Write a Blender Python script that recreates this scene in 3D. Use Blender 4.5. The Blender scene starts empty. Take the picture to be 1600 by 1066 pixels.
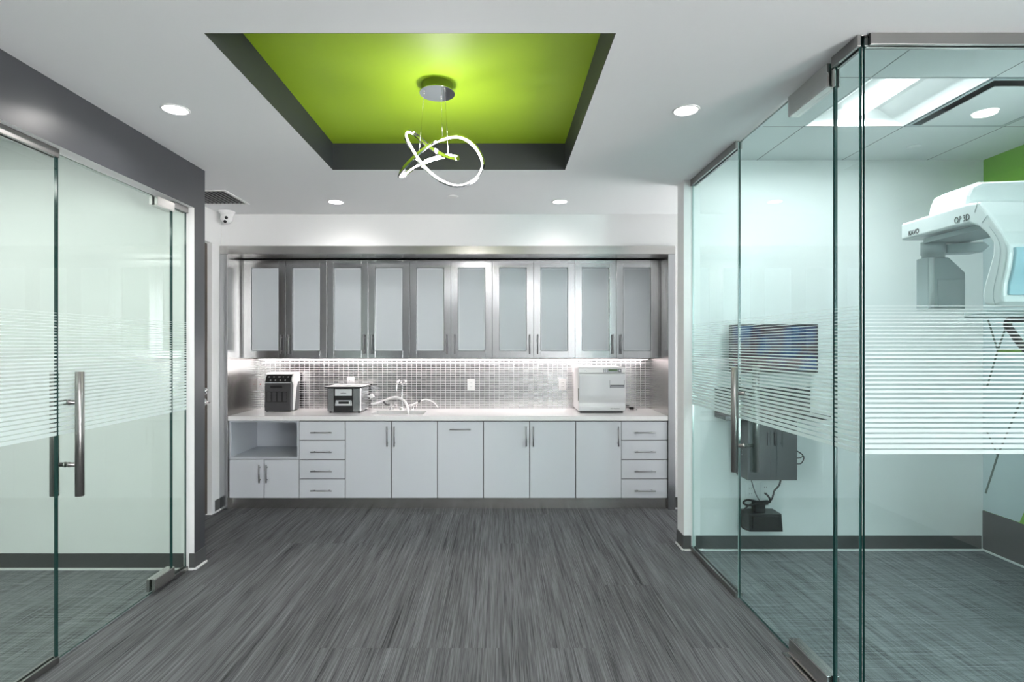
import bpy, bmesh, math, random
from mathutils import Vector, Matrix
random.seed(7)
SC = bpy.context.scene
COL = SC.collection
PI = math.pi
F_, CX, CY, HC = 860.0, 780.0, 542.0, 1.46      # focal length in px, vanishing point, eye height
YC = 5.54                                        # back of the alcove
ZH = 2.655                                       # hall ceiling


def at(px, py, d):
    return Vector(((px - CX) / F_ * d, d, HC - (py - CY) / F_ * d))


# ------------------------------------------------------------------ materials
def nt(name):
    m = bpy.data.materials.new(name)
    m.use_nodes = True
    t = m.node_tree
    t.nodes.clear()
    out = t.nodes.new('ShaderNodeOutputMaterial')
    return m, t, out


def N(t, kind, **kw):
    n = t.nodes.new(kind)
    for k, v in kw.items():
        setattr(n, k, v)
    return n


def L(t, a, b):
    t.links.new(a, b)


def pm(name, col, rough=.5, metal=0.0, noise=0.0, nscale=(8, 8, 8), bump=0.0, bscale=(200, 200, 200), coat=0.0,
       spec=.5, rvar=0.0, trans=0.0):
    m, t, out = nt(name)
    p = N(t, 'ShaderNodeBsdfPrincipled')
    p.inputs['Base Color'].default_value = (*col, 1)
    p.inputs['Roughness'].default_value = rough
    p.inputs['Metallic'].default_value = metal
    p.inputs['Coat Weight'].default_value = coat
    p.inputs['Specular IOR Level'].default_value = spec
    L(t, p.outputs[0], out.inputs[0])
    if noise or bump or rvar:
        tc = N(t, 'ShaderNodeTexCoord')
    if noise or rvar:
        mp = N(t, 'ShaderNodeMapping')
        mp.inputs['Scale'].default_value = nscale
        nz = N(t, 'ShaderNodeTexNoise')
        nz.inputs['Scale'].default_value = 1
        nz.inputs['Detail'].default_value = 4
        L(t, tc.outputs['Object'], mp.inputs[0])
        L(t, mp.outputs[0], nz.inputs['Vector'])
        if noise:
            mr = N(t, 'ShaderNodeMapRange')
            mr.inputs['To Min'].default_value = 1 - noise
            mr.inputs['To Max'].default_value = 1 + noise
            mr.inputs['From Min'].default_value = .3
            mr.inputs['From Max'].default_value = .7
            L(t, nz.outputs[0], mr.inputs[0])
            mx = N(t, 'ShaderNodeMix', data_type='RGBA', blend_type='MULTIPLY')
            mx.inputs[0].default_value = 1
            mx.inputs[6].default_value = (*col, 1)
            L(t, mr.outputs[0], mx.inputs[7])
            L(t, mx.outputs[2], p.inputs['Base Color'])
        if rvar:
            mr = N(t, 'ShaderNodeMapRange')
            mr.inputs['To Min'].default_value = max(.02, rough - rvar)
            mr.inputs['To Max'].default_value = rough + rvar
            mr.inputs['From Min'].default_value = .3
            mr.inputs['From Max'].default_value = .7
            L(t, nz.outputs[0], mr.inputs[0])
            L(t, mr.outputs[0], p.inputs['Roughness'])
    if bump:
        mp2 = N(t, 'ShaderNodeMapping')
        mp2.inputs['Scale'].default_value = bscale
        nz2 = N(t, 'ShaderNodeTexNoise')
        nz2.inputs['Scale'].default_value = 1
        nz2.inputs['Detail'].default_value = 3
        L(t, tc.outputs['Object'], mp2.inputs[0])
        L(t, mp2.outputs[0], nz2.inputs['Vector'])
        b = N(t, 'ShaderNodeBump')
        b.inputs['Strength'].default_value = bump
        b.inputs['Distance'].default_value = .002
        L(t, nz2.outputs[0], b.inputs['Height'])
        L(t, b.outputs[0], p.inputs['Normal'])
    return m


def emit(name, col, s):
    m, t, out = nt(name)
    e = N(t, 'ShaderNodeEmission')
    e.inputs[0].default_value = (*col, 1)
    e.inputs[1].default_value = s
    L(t, e.outputs[0], out.inputs[0])
    return m


def glass(name, tint, refl=.058):
    """sheet glass: tinted clear body, reflections by angle on the outer faces"""
    m, t, out = nt(name)
    tr = N(t, 'ShaderNodeBsdfTransparent')
    tr.inputs[0].default_value = (*[c ** .5 for c in tint], 1)
    gl = N(t, 'ShaderNodeBsdfGlossy')
    gl.inputs['Roughness'].default_value = 0.0
    gl.inputs[0].default_value = (.95, 1, .98, 1)
    lw = N(t, 'ShaderNodeLayerWeight')
    lw.inputs[0].default_value = .5
    pw = N(t, 'ShaderNodeMath', operation='POWER')
    pw.inputs[1].default_value = 5
    L(t, lw.outputs['Facing'], pw.inputs[0])
    ma = N(t, 'ShaderNodeMath', operation='MULTIPLY_ADD')
    ma.inputs[1].default_value = .8
    ma.inputs[2].default_value = refl
    L(t, pw.outputs[0], ma.inputs[0])
    ge = N(t, 'ShaderNodeNewGeometry')
    sb = N(t, 'ShaderNodeMath', operation='SUBTRACT')
    sb.inputs[0].default_value = 1
    L(t, ge.outputs['Backfacing'], sb.inputs[1])
    mu = N(t, 'ShaderNodeMath', operation='MULTIPLY')
    L(t, ma.outputs[0], mu.inputs[0])
    L(t, sb.outputs[0], mu.inputs[1])
    mx = N(t, 'ShaderNodeMixShader')
    L(t, mu.outputs[0], mx.inputs[0])
    L(t, tr.outputs[0], mx.inputs[1])
    L(t, gl.outputs[0], mx.inputs[2])
    L(t, mx.outputs[0], out.inputs[0])
    return m


def frost(name, col, clear=.12, transl=.5):
    m, t, out = nt(name)
    d = N(t, 'ShaderNodeBsdfDiffuse')
    d.inputs[0].default_value = (*col, 1)
    r = N(t, 'ShaderNodeBsdfTranslucent')
    r.inputs[0].default_value = (*col, 1)
    c = N(t, 'ShaderNodeBsdfTransparent')
    m1 = N(t, 'ShaderNodeMixShader')
    m1.inputs[0].default_value = transl
    L(t, d.outputs[0], m1.inputs[1])
    L(t, r.outputs[0], m1.inputs[2])
    m2 = N(t, 'ShaderNodeMixShader')
    m2.inputs[0].default_value = clear
    L(t, m1.outputs[0], m2.inputs[1])
    L(t, c.outputs[0], m2.inputs[2])
    L(t, m2.outputs[0], out.inputs[0])
    return m


def floor_mat(name, cross, dark, light, tile=.71):
    m, t, out = nt(name)
    p = N(t, 'ShaderNodeBsdfPrincipled')
    L(t, p.outputs[0], out.inputs[0])
    tc = N(t, 'ShaderNodeTexCoord')
    geo = N(t, 'ShaderNodeNewGeometry')
    sx_ = N(t, 'ShaderNodeSeparateXYZ')
    L(t, geo.outputs['Position'], sx_.inputs[0])
    ix = N(t, 'ShaderNodeMath', operation='DIVIDE')
    ix.inputs[1].default_value = .23
    L(t, sx_.outputs['X'], ix.inputs[0])
    fx_ = N(t, 'ShaderNodeMath', operation='FLOOR')
    L(t, ix.outputs[0], fx_.inputs[0])
    w1 = N(t, 'ShaderNodeTexWhiteNoise', noise_dimensions='1D')
    L(t, fx_.outputs[0], w1.inputs['W'])
    # every plank end falls on one of a few cross lines, as in a tiled layout
    st = N(t, 'ShaderNodeMath', operation='MULTIPLY')
    st.inputs[1].default_value = 3.0
    L(t, w1.outputs['Value'], st.inputs[0])
    sf_ = N(t, 'ShaderNodeMath', operation='FLOOR')
    L(t, st.outputs[0], sf_.inputs[0])
    iy = N(t, 'ShaderNodeMath', operation='MULTIPLY_ADD')
    iy.inputs[1].default_value = 1 / tile
    iy.inputs[2].default_value = 60 - 2.666 / tile
    L(t, sx_.outputs['Y'], iy.inputs[0])
    ia = N(t, 'ShaderNodeMath', operation='ADD')
    L(t, iy.outputs[0], ia.inputs[0])
    L(t, sf_.outputs[0], ia.inputs[1])
    ib = N(t, 'ShaderNodeMath', operation='DIVIDE')
    ib.inputs[1].default_value = 3
    L(t, ia.outputs[0], ib.inputs[0])
    fy_ = N(t, 'ShaderNodeMath', operation='FLOOR')
    L(t, ib.outputs[0], fy_.inputs[0])
    fl = N(t, 'ShaderNodeCombineXYZ')
    L(t, fx_.outputs[0], fl.inputs['X'])
    L(t, fy_.outputs[0], fl.inputs['Y'])
    wn = N(t, 'ShaderNodeTexWhiteNoise', noise_dimensions='3D')
    L(t, fl.outputs[0], wn.inputs['Vector'])

    def streak(sx, sy, detail, rough=.6):
        a = N(t, 'ShaderNodeVectorMath', operation='MULTIPLY_ADD')
        a.inputs[1].default_value = (sx, sy, 1)
        L(t, geo.outputs['Position'], a.inputs[0])
        sc = N(t, 'ShaderNodeVectorMath', operation='SCALE')
        sc.inputs['Scale'].default_value = 30
        L(t, wn.outputs['Color'], sc.inputs[0])
        L(t, sc.outputs[0], a.inputs[2])
        n = N(t, 'ShaderNodeTexNoise')
        n.inputs['Scale'].default_value = 1
        n.inputs['Detail'].default_value = detail
        n.inputs['Roughness'].default_value = rough
        L(t, a.outputs[0], n.inputs['Vector'])
        return n.outputs[0]

    def mix(a, b, f):
        x = N(t, 'ShaderNodeMix', data_type='FLOAT')
        x.inputs[0].default_value = f
        L(t, a, x.inputs[2])
        L(t, b, x.inputs[3])
        return x.outputs[0]
    if cross:
        v = mix(streak(210, 3.0, 3), streak(4.0, 170, 3), .48)
        v = mix(v, streak(30, 2, 2), .2)
        fmin, fmax = .36, .64
    else:
        v = mix(streak(260, 2.6, 4, .7), streak(60, 1.3, 3), .32)
        v = mix(v, streak(12, .8, 2), .16)
        fmin, fmax = .36, .70
    mr = N(t, 'ShaderNodeMapRange')
    mr.inputs['From Min'].default_value = fmin
    mr.inputs['From Max'].default_value = fmax
    L(t, v, mr.inputs[0])
    cr = N(t, 'ShaderNodeValToRGB')
    cr.color_ramp.elements[0].color = (*dark, 1)
    cr.color_ramp.elements[1].color = (*light, 1)
    L(t, mr.outputs[0], cr.inputs[0])
    # a little tone difference from tile to tile
    tv = N(t, 'ShaderNodeMapRange')
    tv.inputs['To Min'].default_value = .96
    tv.inputs['To Max'].default_value = 1.04
    L(t, wn.outputs['Value'], tv.inputs[0])
    mx = N(t, 'ShaderNodeMix', data_type='RGBA', blend_type='MULTIPLY')
    mx.inputs[0].default_value = 1
    L(t, cr.outputs[0], mx.inputs[6])
    L(t, tv.outputs[0], mx.inputs[7])
    L(t, mx.outputs[2], p.inputs['Base Color'])
    p.inputs['Roughness'].default_value = .6
    p.inputs['Specular IOR Level'].default_value = .18
    b = N(t, 'ShaderNodeBump')
    b.inputs['Strength'].default_value = .25
    b.inputs['Distance'].default_value = .002
    L(t, v, b.inputs['Height'])
    L(t, b.outputs[0], p.inputs['Normal'])
    return m


def mosaic_mat(name):
    m, t, out = nt(name)
    geo = N(t, 'ShaderNodeNewGeometry')
    sp = N(t, 'ShaderNodeSeparateXYZ')
    L(t, geo.outputs['Position'], sp.inputs[0])
    cb = N(t, 'ShaderNodeCombineXYZ')
    L(t, sp.outputs['X'], cb.inputs['X'])
    L(t, sp.outputs['Z'], cb.inputs['Y'])
    # which tile, and a small tilt of its own for each tile
    dv = N(t, 'ShaderNodeVectorMath', operation='DIVIDE')
    dv.inputs[1].default_value = (.049, .0232, 1)
    L(t, cb.outputs[0], dv.inputs[0])
    fl = N(t, 'ShaderNodeVectorMath', operation='FLOOR')
    L(t, dv.outputs[0], fl.inputs[0])
    fr = N(t, 'ShaderNodeVectorMath', operation='FRACTION')
    L(t, dv.outputs[0], fr.inputs[0])
    sf = N(t, 'ShaderNodeSeparateXYZ')
    L(t, fr.outputs[0], sf.inputs[0])

    def edge(sock, g):
        a = N(t, 'ShaderNodeMath', operation='SUBTRACT')
        a.inputs[1].default_value = .5
        L(t, sock, a.inputs[0])
        b = N(t, 'ShaderNodeMath', operation='ABSOLUTE')
        L(t, a.outputs[0], b.inputs[0])
        c = N(t, 'ShaderNodeMath', operation='GREATER_THAN')
        c.inputs[1].default_value = .5 - g
        L(t, b.outputs[0], c.inputs[0])
        return c.outputs[0]
    g = N(t, 'ShaderNodeMath', operation='MAXIMUM')
    L(t, edge(sf.outputs['X'], .036), g.inputs[0])
    L(t, edge(sf.outputs['Y'], .09), g.inputs[1])
    wn = N(t, 'ShaderNodeTexWhiteNoise', noise_dimensions='2D')
    L(t, fl.outputs[0], wn.inputs['Vector'])
    sub = N(t, 'ShaderNodeVectorMath', operation='SUBTRACT')
    sub.inputs[1].default_value = (.5, .5, .5)
    L(t, wn.outputs['Color'], sub.inputs[0])
    sc = N(t, 'ShaderNodeVectorMath', operation='SCALE')
    sc.inputs['Scale'].default_value = .03
    L(t, sub.outputs[0], sc.inputs[0])
    ad = N(t, 'ShaderNodeVectorMath', operation='ADD')
    L(t, geo.outputs['Normal'], ad.inputs[0])
    L(t, sc.outputs[0], ad.inputs[1])
    nm = N(t, 'ShaderNodeVectorMath', operation='NORMALIZE')
    L(t, ad.outputs[0], nm.inputs[0])
    p = N(t, 'ShaderNodeBsdfPrincipled')
    p.inputs['Metallic'].default_value = 1
    p.inputs['Roughness'].default_value = .2
    cv = N(t, 'ShaderNodeMapRange')
    cv.inputs['To Min'].default_value = .46
    cv.inputs['To Max'].default_value = .58
    L(t, wn.outputs['Value'], cv.inputs[0])
    L(t, cv.outputs[0], p.inputs['Base Color'])
    L(t, nm.outputs[0], p.inputs['Normal'])
    gr = N(t, 'ShaderNodeBsdfPrincipled')
    gr.inputs['Base Color'].default_value = (.62, .61, .61, 1)
    gr.inputs['Roughness'].default_value = .6
    mx = N(t, 'ShaderNodeMixShader')
    L(t, g.outputs[0], mx.inputs[0])
    L(t, p.outputs[0], mx.inputs[1])
    L(t, gr.outputs[0], mx.inputs[2])
    L(t, mx.outputs[0], out.inputs[0])
    return m


def grid_mat(name, col, x0, y0, pitch, w=.0075):
    m, t, out = nt(name)
    geo = N(t, 'ShaderNodeNewGeometry')
    a = N(t, 'ShaderNodeVectorMath', operation='SUBTRACT')
    a.inputs[1].default_value = (x0 - 50 * pitch, y0 - 50 * pitch, 0)
    L(t, geo.outputs['Position'], a.inputs[0])
    d = N(t, 'ShaderNodeVectorMath', operation='SCALE')
    d.inputs['Scale'].default_value = 1 / pitch
    L(t, a.outputs[0], d.inputs[0])
    f = N(t, 'ShaderNodeVectorMath', operation='FRACTION')
    L(t, d.outputs[0], f.inputs[0])
    s = N(t, 'ShaderNodeSeparateXYZ')
    L(t, f.outputs[0], s.inputs[0])
    mxn = N(t, 'ShaderNodeMath', operation='MINIMUM')
    L(t, s.outputs['X'], mxn.inputs[0])
    L(t, s.outputs['Y'], mxn.inputs[1])
    lt = N(t, 'ShaderNodeMath', operation='LESS_THAN')
    lt.inputs[1].default_value = w / pitch
    L(t, mxn.outputs[0], lt.inputs[0])
    mx = N(t, 'ShaderNodeMix', data_type='RGBA')
    mx.inputs[6].default_value = (*col, 1)
    mx.inputs[7].default_value = (.22, .24, .25, 1)
    L(t, lt.outputs[0], mx.inputs[0])
    p = N(t, 'ShaderNodeBsdfPrincipled')
    p.inputs['Roughness'].default_value = .7
    L(t, mx.outputs[2], p.inputs['Base Color'])
    L(t, p.outputs[0], out.inputs[0])
    return m


def screen_mat(name):
    m, t, out = nt(name)
    tc = N(t, 'ShaderNodeTexCoord')
    nz = N(t, 'ShaderNodeTexNoise')
    nz.inputs['Scale'].default_value = 4.2
    nz.inputs['Detail'].default_value = 7
    nz.inputs['Roughness'].default_value = .62
    L(t, tc.outputs['Object'], nz.inputs['Vector'])
    cr = N(t, 'ShaderNodeValToRGB')
    e = cr.color_ramp.elements
    e[0].position, e[0].color = .32, (.012, .016, .03, 1)
    e[1].position, e[1].color = .68, (.22, .36, .55, 1)
    k = cr.color_ramp.elements.new(.46)
    k.color = (.10, .065, .075, 1)
    k = cr.color_ramp.elements.new(.56)
    k.color = (.05, .11, .24, 1)
    L(t, nz.outputs[0], cr.inputs[0])
    em = N(t, 'ShaderNodeEmission')
    em.inputs[1].default_value = .45
    L(t, cr.outputs[0], em.inputs[0])
    L(t, em.outputs[0], out.inputs[0])
    return m


M = {}
M['white_wall'] = pm('white_wall_paint', (.80, .80, .80), .45, bump=.06, bscale=(140, 140, 140))
M['end_wall'] = pm('end_wall_paint', (.50, .50, .50), .6)
M['ceiling'] = pm('ceiling_paint', (.84, .85, .86), .75)
M['slate'] = pm('slate_grey_paint', (.046, .048, .054), .36)
M['recess_grey'] = pm('recess_charcoal_paint', (.033, .037, .041), .5)
M['green'] = pm('lime_green_paint', (.37, .575, .022), .5)
M['green_wall'] = pm('green_wall_paint', (.22, .48, .04), .55)
M['floor'] = floor_mat('streaked_grey_plank', False, (.004, .0045, .005), (.235, .238, .248))
M['carpet'] = floor_mat('woven_grey_tile', True, (.04, .044, .047), (.30, .31, .32))
M['base'] = pm('rubber_base_grey', (.068, .07, .07), .4)
M['cove'] = pm('cove_edge_white', (.72, .72, .72), .5)
M['steel'] = pm('brushed_steel_across', (.53, .52, .505), .24, 1, noise=.035, nscale=(1.2, 2, 220), bump=.03,
                bscale=(3, 3, 700))
M['steel_v'] = pm('brushed_steel_upright', (.45, .457, .468), .2, 1, noise=.035, nscale=(220, 220, 1.2), bump=.03,
                  bscale=(700, 700, 3))
M['rail'] = pm('dark_satin_rail', (.30, .295, .29), .3, 1)
M['chrome'] = pm('polished_chrome', (.80, .80, .80), .08, 1)
M['handle'] = pm('satin_handle_metal', (.33, .32, .31), .28, 1)
M['pull'] = pm('dark_nickel_pull', (.30, .30, .31), .32, 1)
M['cab_white'] = pm('white_gloss_laminate', (.63, .655, .695), .2, coat=.25)
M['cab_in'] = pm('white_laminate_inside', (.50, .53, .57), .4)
M['gap_shade'] = pm('carcass_gap_shade', (.10, .105, .11), .5)  # carcass coloured dark so the gaps between fronts read as shade
M['quartz'] = pm('white_quartz', (.86, .855, .85), .18, noise=.02, nscale=(90, 90, 90))
M['frost_panel'] = pm('frosted_cabinet_glass', (.54, .575, .61), .4)
M['frost_edge'] = pm('frosted_glass_border', (.70, .73, .76), .3)  # paler flat border band on the face of each frosted panel
M['mosaic'] = mosaic_mat('steel_mosaic_tile')
M['glass_l'] = glass('clear_green_glass', (.78, .87, .82))
M['glass_r'] = glass('teal_tinted_glass', (.74, .875, .865))
M['glass_dark'] = glass('daylight_dimming_glass', (.145, .15, .15))  # for the added passage pane, tinted to dim its daylight
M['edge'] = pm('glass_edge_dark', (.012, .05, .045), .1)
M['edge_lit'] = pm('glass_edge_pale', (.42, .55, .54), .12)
M['film'] = frost('frosted_stripe_film', (.84, .91, .90), .08, .5)
M['black'] = pm('black_plastic', (.012, .012, .013), .3)
M['rubber'] = pm('black_rubber', (.01, .01, .01), .6)
M['dark_grey'] = pm('dark_grey_plastic', (.055, .055, .058), .3)
M['smoke'] = pm('smoked_window', (.03, .03, .032), .12, coat=.3)
M['white_pl'] = pm('white_plastic', (.82, .82, .82), .3)
M['machine_white'] = pm('white_machine_shell', (.84, .85, .86), .22, coat=.3)
M['machine_grey'] = pm('pale_grey_machine_shell', (.50, .55, .57), .35)
M['machine_blue'] = pm('pale_blue_machine_panel', (.42, .63, .72), .2, coat=.3)
M['silver'] = pm('silver_paint', (.66, .675, .69), .3, .25)
M['lcd'] = pm('green_lcd', (.09, .16, .07), .2)
M['grey_panel'] = pm('grey_keypad', (.33, .35, .37), .4)
M['dark_key'] = pm('dark_keypad', (.14, .15, .16), .4)
M['label_grey'] = pm('pale_grey_label', (.60, .63, .65), .35)
M['ink'] = pm('grey_ink', (.05, .05, .055), .5)
M['red'] = pm('red_button', (.5, .03, .02), .4)
M['tube'] = pm('milky_hose', (.78, .78, .78), .3)
M['wood'] = pm('dark_walnut_door', (.045, .028, .018), .4, noise=.35, nscale=(40, 40, 2))
M['vent_dark'] = pm('vent_dark_inside', (.03, .03, .032), .7)
M['vent_slat'] = pm('vent_slat_grey', (.16, .16, .165), .5)
M['cabinet_dark'] = pm('charcoal_steel_cabinet', (.03, .034, .038), .35)
M['mural'] = pm('pale_mural_panel', (.55, .64, .66), .5)
M['mural_line'] = pm('grey_green_mural_line', (.10, .14, .12), .5)
M['mural_green'] = pm('green_mural_line', (.16, .30, .05), .5)
M['tile_grid'] = grid_mat('lay_in_ceiling_tile', (.80, .82, .82), 2.457, 3.345, .61)
M['tile_plain'] = pm('plain_ceiling_tile', (.80, .82, .82), .7)
M['lamp'] = emit('downlight_lens', (1, .98, .95), 16)
M['led'] = emit('pendant_led', (1, .95, .93), 9)
M['strip'] = emit('under_cabinet_led', (1, .88, .88), 1.2)
M['troffer'] = emit('troffer_lens', (1, 1, 1), 2)
M['screen'] = screen_mat('wallpaper_screen')


# ------------------------------------------------------------------ mesh helpers
def box(bm, x0, x1, y0, y1, z0, z1, r=0, seg=2, mi=0):
    if x0 > x1: x0, x1 = x1, x0
    if y0 > y1: y0, y1 = y1, y0
    if z0 > z1: z0, z1 = z1, z0
    v = [bm.verts.new((x, y, z)) for x in (x0, x1) for y in (y0, y1) for z in (z0, z1)]
    fs = [(0, 1, 3, 2), (4, 6, 7, 5), (0, 4, 5, 1), (2, 3, 7, 6), (0, 2, 6, 4), (1, 5, 7, 3)]
    faces = [bm.faces.new([v[i] for i in f]) for f in fs]
    for f in faces:
        f.material_index = mi
    if r:
        es = list({e for f in faces for e in f.edges})
        bmesh.ops.bevel(bm, geom=es, offset=r, segments=seg, affect='EDGES', profile=.5, clamp_overlap=True, material=-1)
    return faces


def ring_pts(c, u, v, r, n):
    return [c + u * (r * math.cos(2 * PI * i / n)) + v * (r * math.sin(2 * PI * i / n)) for i in range(n)]


def cyl(bm, a, b, r, r2=None, n=20, mi=0, caps=True):
    a, b = Vector(a), Vector(b)
    if r2 is None: r2 = r
    w = (b - a).normalized()
    u = w.orthogonal().normalized()
    v = w.cross(u)
    A = [bm.verts.new(p) for p in ring_pts(a, u, v, r, n)]
    B = [bm.verts.new(p) for p in ring_pts(b, u, v, r2, n)]
    for i in range(n):
        f = bm.faces.new((A[i], A[(i + 1) % n], B[(i + 1) % n], B[i]))
        f.smooth = True
        f.material_index = mi
    if caps:
        f = bm.faces.new(A[::-1]); f.material_index = mi
        f = bm.faces.new(B); f.material_index = mi


def smooth_path(pts, n=8, closed=False):
    pts = [Vector(p) for p in pts]
    res = []
    m = len(pts)
    rng = range(m) if closed else range(m - 1)
    for i in rng:
        if closed:
            p0, p1, p2, p3 = pts[(i - 1) % m], pts[i], pts[(i + 1) % m], pts[(i + 2) % m]
        else:
            p0, p1, p2, p3 = pts[max(i - 1, 0)], pts[i], pts[i + 1], pts[min(i + 2, m - 1)]
        for k in range(n):
            t = k / n
            res.append(.5 * ((2 * p1) + (p2 - p0) * t + (2 * p0 - 5 * p1 + 4 * p2 - p3) * t * t +
                             (3 * p1 - p0 - 3 * p2 + p3) * t ** 3))
    if not closed:
        res.append(pts[-1])
    return res


def tube(bm, pts, r, n=10, sub=8, mi=0):
    P = smooth_path(pts, sub)
    u = None
    prev = None
    for i, p in enumerate(P):
        t = (P[min(i + 1, len(P) - 1)] - P[max(i - 1, 0)]).normalized()
        if u is None:
            u = t.orthogonal().normalized()
        u = (u - t * u.dot(t)).normalized()
        v = t.cross(u)
        R = [bm.verts.new(q) for q in ring_pts(p, u, v, r, n)]
        if prev:
            for k in range(n):
                f = bm.faces.new((prev[k], prev[(k + 1) % n], R[(k + 1) % n], R[k]))
                f.smooth = True
                f.material_index = mi
        else:
            bm.faces.new(R[::-1]).material_index = mi
        prev = R
    bm.faces.new(prev).material_index = mi


def prism(bm, poly, axis, a, b, r=0, seg=2, mi=0):
    """extrude a closed outline; axis 'x': outline is (y,z); 'y': (x,z); 'z': (x,y)"""
    def P(p, h):
        return {'x': (h, p[0], p[1]), 'y': (p[0], h, p[1]), 'z': (p[0], p[1], h)}[axis]
    A = [bm.verts.new(P(p, a)) for p in poly]
    B = [bm.verts.new(P(p, b)) for p in poly]
    n = len(poly)
    faces = [bm.faces.new((A[i], A[(i + 1) % n], B[(i + 1) % n], B[i])) for i in range(n)]
    faces.append(bm.faces.new(A[::-1]))
    faces.append(bm.faces.new(B))
    for f in faces:
        f.material_index = mi
    bmesh.ops.recalc_face_normals(bm, faces=faces)
    if r:
        es = list(faces[-1].edges) + list(faces[-2].edges)
        bmesh.ops.bevel(bm, geom=es, offset=r, segments=seg, affect='EDGES', profile=.5, clamp_overlap=True, material=-1)
    return faces


def lathe(bm, prof, c, axis=(0, 0, 1), n=32, mi=0):
    c = Vector(c)
    w = Vector(axis).normalized()
    u = w.orthogonal().normalized()
    v = w.cross(u)
    prev = None
    for (r, h) in prof:
        if r < 1e-6:
            R = [bm.verts.new(c + w * h)]
        else:
            R = [bm.verts.new(p) for p in ring_pts(c + w * h, u, v, r, n)]
        if prev:
            for k in range(n):
                a = prev[k % len(prev)], prev[(k + 1) % len(prev)]
                b = R[k % len(R)], R[(k + 1) % len(R)]
                vs = []
                for q in (a[0], a[1], b[1], b[0]):
                    if q not in vs:
                        vs.append(q)
                if len(vs) > 2:
                    f = bm.faces.new(vs)
                    f.smooth = True
                    f.material_index = mi
        prev = R


def rect_frame(bm, x0, x1, z0, z1, y0, y1, l, r_, b, t):
    box(bm, x0, x0 + l, y0, y1, z0, z1)
    box(bm, x1 - r_, x1, y0, y1, z0, z1)
    box(bm, x0 + l, x1 - r_, y0, y1, z0, z0 + b)
    box(bm, x0 + l, x1 - r_, y0, y1, z1 - t, z1)


def text_bm(s, size, origin, right, up, depth=.0006, bold=0, xs=1.0):
    cu = bpy.data.curves.new('lettering', 'FONT')
    cu.body = s
    cu.size = size
    cu.extrude = depth
    cu.offset = bold
    ob = bpy.data.objects.new('lettering', cu)
    COL.objects.link(ob)
    dg = bpy.context.evaluated_depsgraph_get()
    me = bpy.data.meshes.new_from_object(ob.evaluated_get(dg))
    bpy.data.objects.remove(ob)
    bpy.data.curves.remove(cu)
    bm = bmesh.new()
    bm.from_mesh(me)
    bpy.data.meshes.remove(me)
    bmesh.ops.scale(bm, vec=(xs, 1, 1), verts=bm.verts)
    R, U = Vector(right).normalized(), Vector(up).normalized()
    W = R.cross(U)
    mat = Matrix((R, U, W)).transposed().to_4x4()
    mat.translation = Vector(origin)
    bmesh.ops.transform(bm, matrix=mat, verts=bm.verts)
    return bm


WORLD = {}     # world origin of every object (all are only shifted, never turned)


def obj(name, bm, mats, parent=None, bevel=0.0, smooth=False):
    if not isinstance(mats, (list, tuple)):
        mats = [mats]
    bmesh.ops.recalc_face_normals(bm, faces=bm.faces)
    if parent is None:
        xs = [v.co.x for v in bm.verts]; ys = [v.co.y for v in bm.verts]; zs = [v.co.z for v in bm.verts]
        org = Vector(((min(xs) + max(xs)) / 2, (min(ys) + max(ys)) / 2, min(zs)))
    else:
        org = WORLD[parent.name]
    bmesh.ops.translate(bm, vec=-org, verts=bm.verts)
    me = bpy.data.meshes.new(name)
    bm.to_mesh(me)
    bm.free()
    for m in mats:
        me.materials.append(m)
    if smooth:
        for p in me.polygons:
            p.use_smooth = True
    o = bpy.data.objects.new(name, me)
    COL.objects.link(o)
    if parent is None:
        o.location = org
    else:
        o.parent = parent
    WORLD[o.name] = org
    if bevel:
        b = o.modifiers.new('edge', 'BEVEL')
        b.width = bevel
        b.segments = 2
        b.limit_method = 'ANGLE'
        b.harden_normals = False
    return o


def thing(name, label, cat, loc, group=None):
    o = bpy.data.objects.new(name, None)
    COL.objects.link(o)
    o.location = loc
    o.empty_display_size = .05
    WORLD[o.name] = Vector(loc)
    return tag(o, label, cat, group)


def tag(o, label, cat, group=None):
    o['label'] = label
    o['category'] = cat
    if group:
        o['group'] = group
    return o


def struct(o):
    o['kind'] = 'structure'
    return o


def sroot(name, loc):
    o = bpy.data.objects.new(name, None)
    COL.objects.link(o)
    o.location = loc
    WORLD[o.name] = Vector(loc)
    return struct(o)


def copy_tree(o, parent=None):
    c = o.copy()
    COL.objects.link(c)
    if parent:
        c.parent = parent
    for ch in list(o.children):
        copy_tree(ch, c)
    return c


def B():
    return bmesh.new()


def paint(bm, test, mi):
    bmesh.ops.recalc_face_normals(bm, faces=bm.faces)
    for f in bm.faces:
        if test(f.normal, f.calc_center_median()):
            f.material_index = mi


# ------------------------------------------------------------------ room shell
XL, XG_L, XG_R = -2.0, -2.05, 1.39       # left wall face, left glass, right glass
YF = 2.11                                # front glass of the right-hand room
YLB, YRB = 3.61, 3.95                    # back walls of the two side rooms
XR = 3.475

bm = B()
for (a, b, c, d) in ((XG_L, XG_R, -3.2, 5.6), (-2.7, XG_L, YLB, 5.6), (XG_R, 3.6, -3.2, YF), (XG_R, 2.7, YRB, 5.6)):
    box(bm, a, b, c, d, -.12, 0)
struct(obj('floor', bm, M['floor']))
bm = B(); box(bm, -5.3, XG_L, -1.1, YLB, -.12, 0)
struct(obj('floor_left_room', bm, M['carpet']))
bm = B(); box(bm, XG_R, 3.6, YF, YRB, -.12, 0)
struct(obj('floor_right_room', bm, M['carpet']))

# hall ceiling with the opening of the recess
CXA, CXB, CYA, CYB, CZT = -1.123, .444, 2.098, 3.717, 2.834


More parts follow.
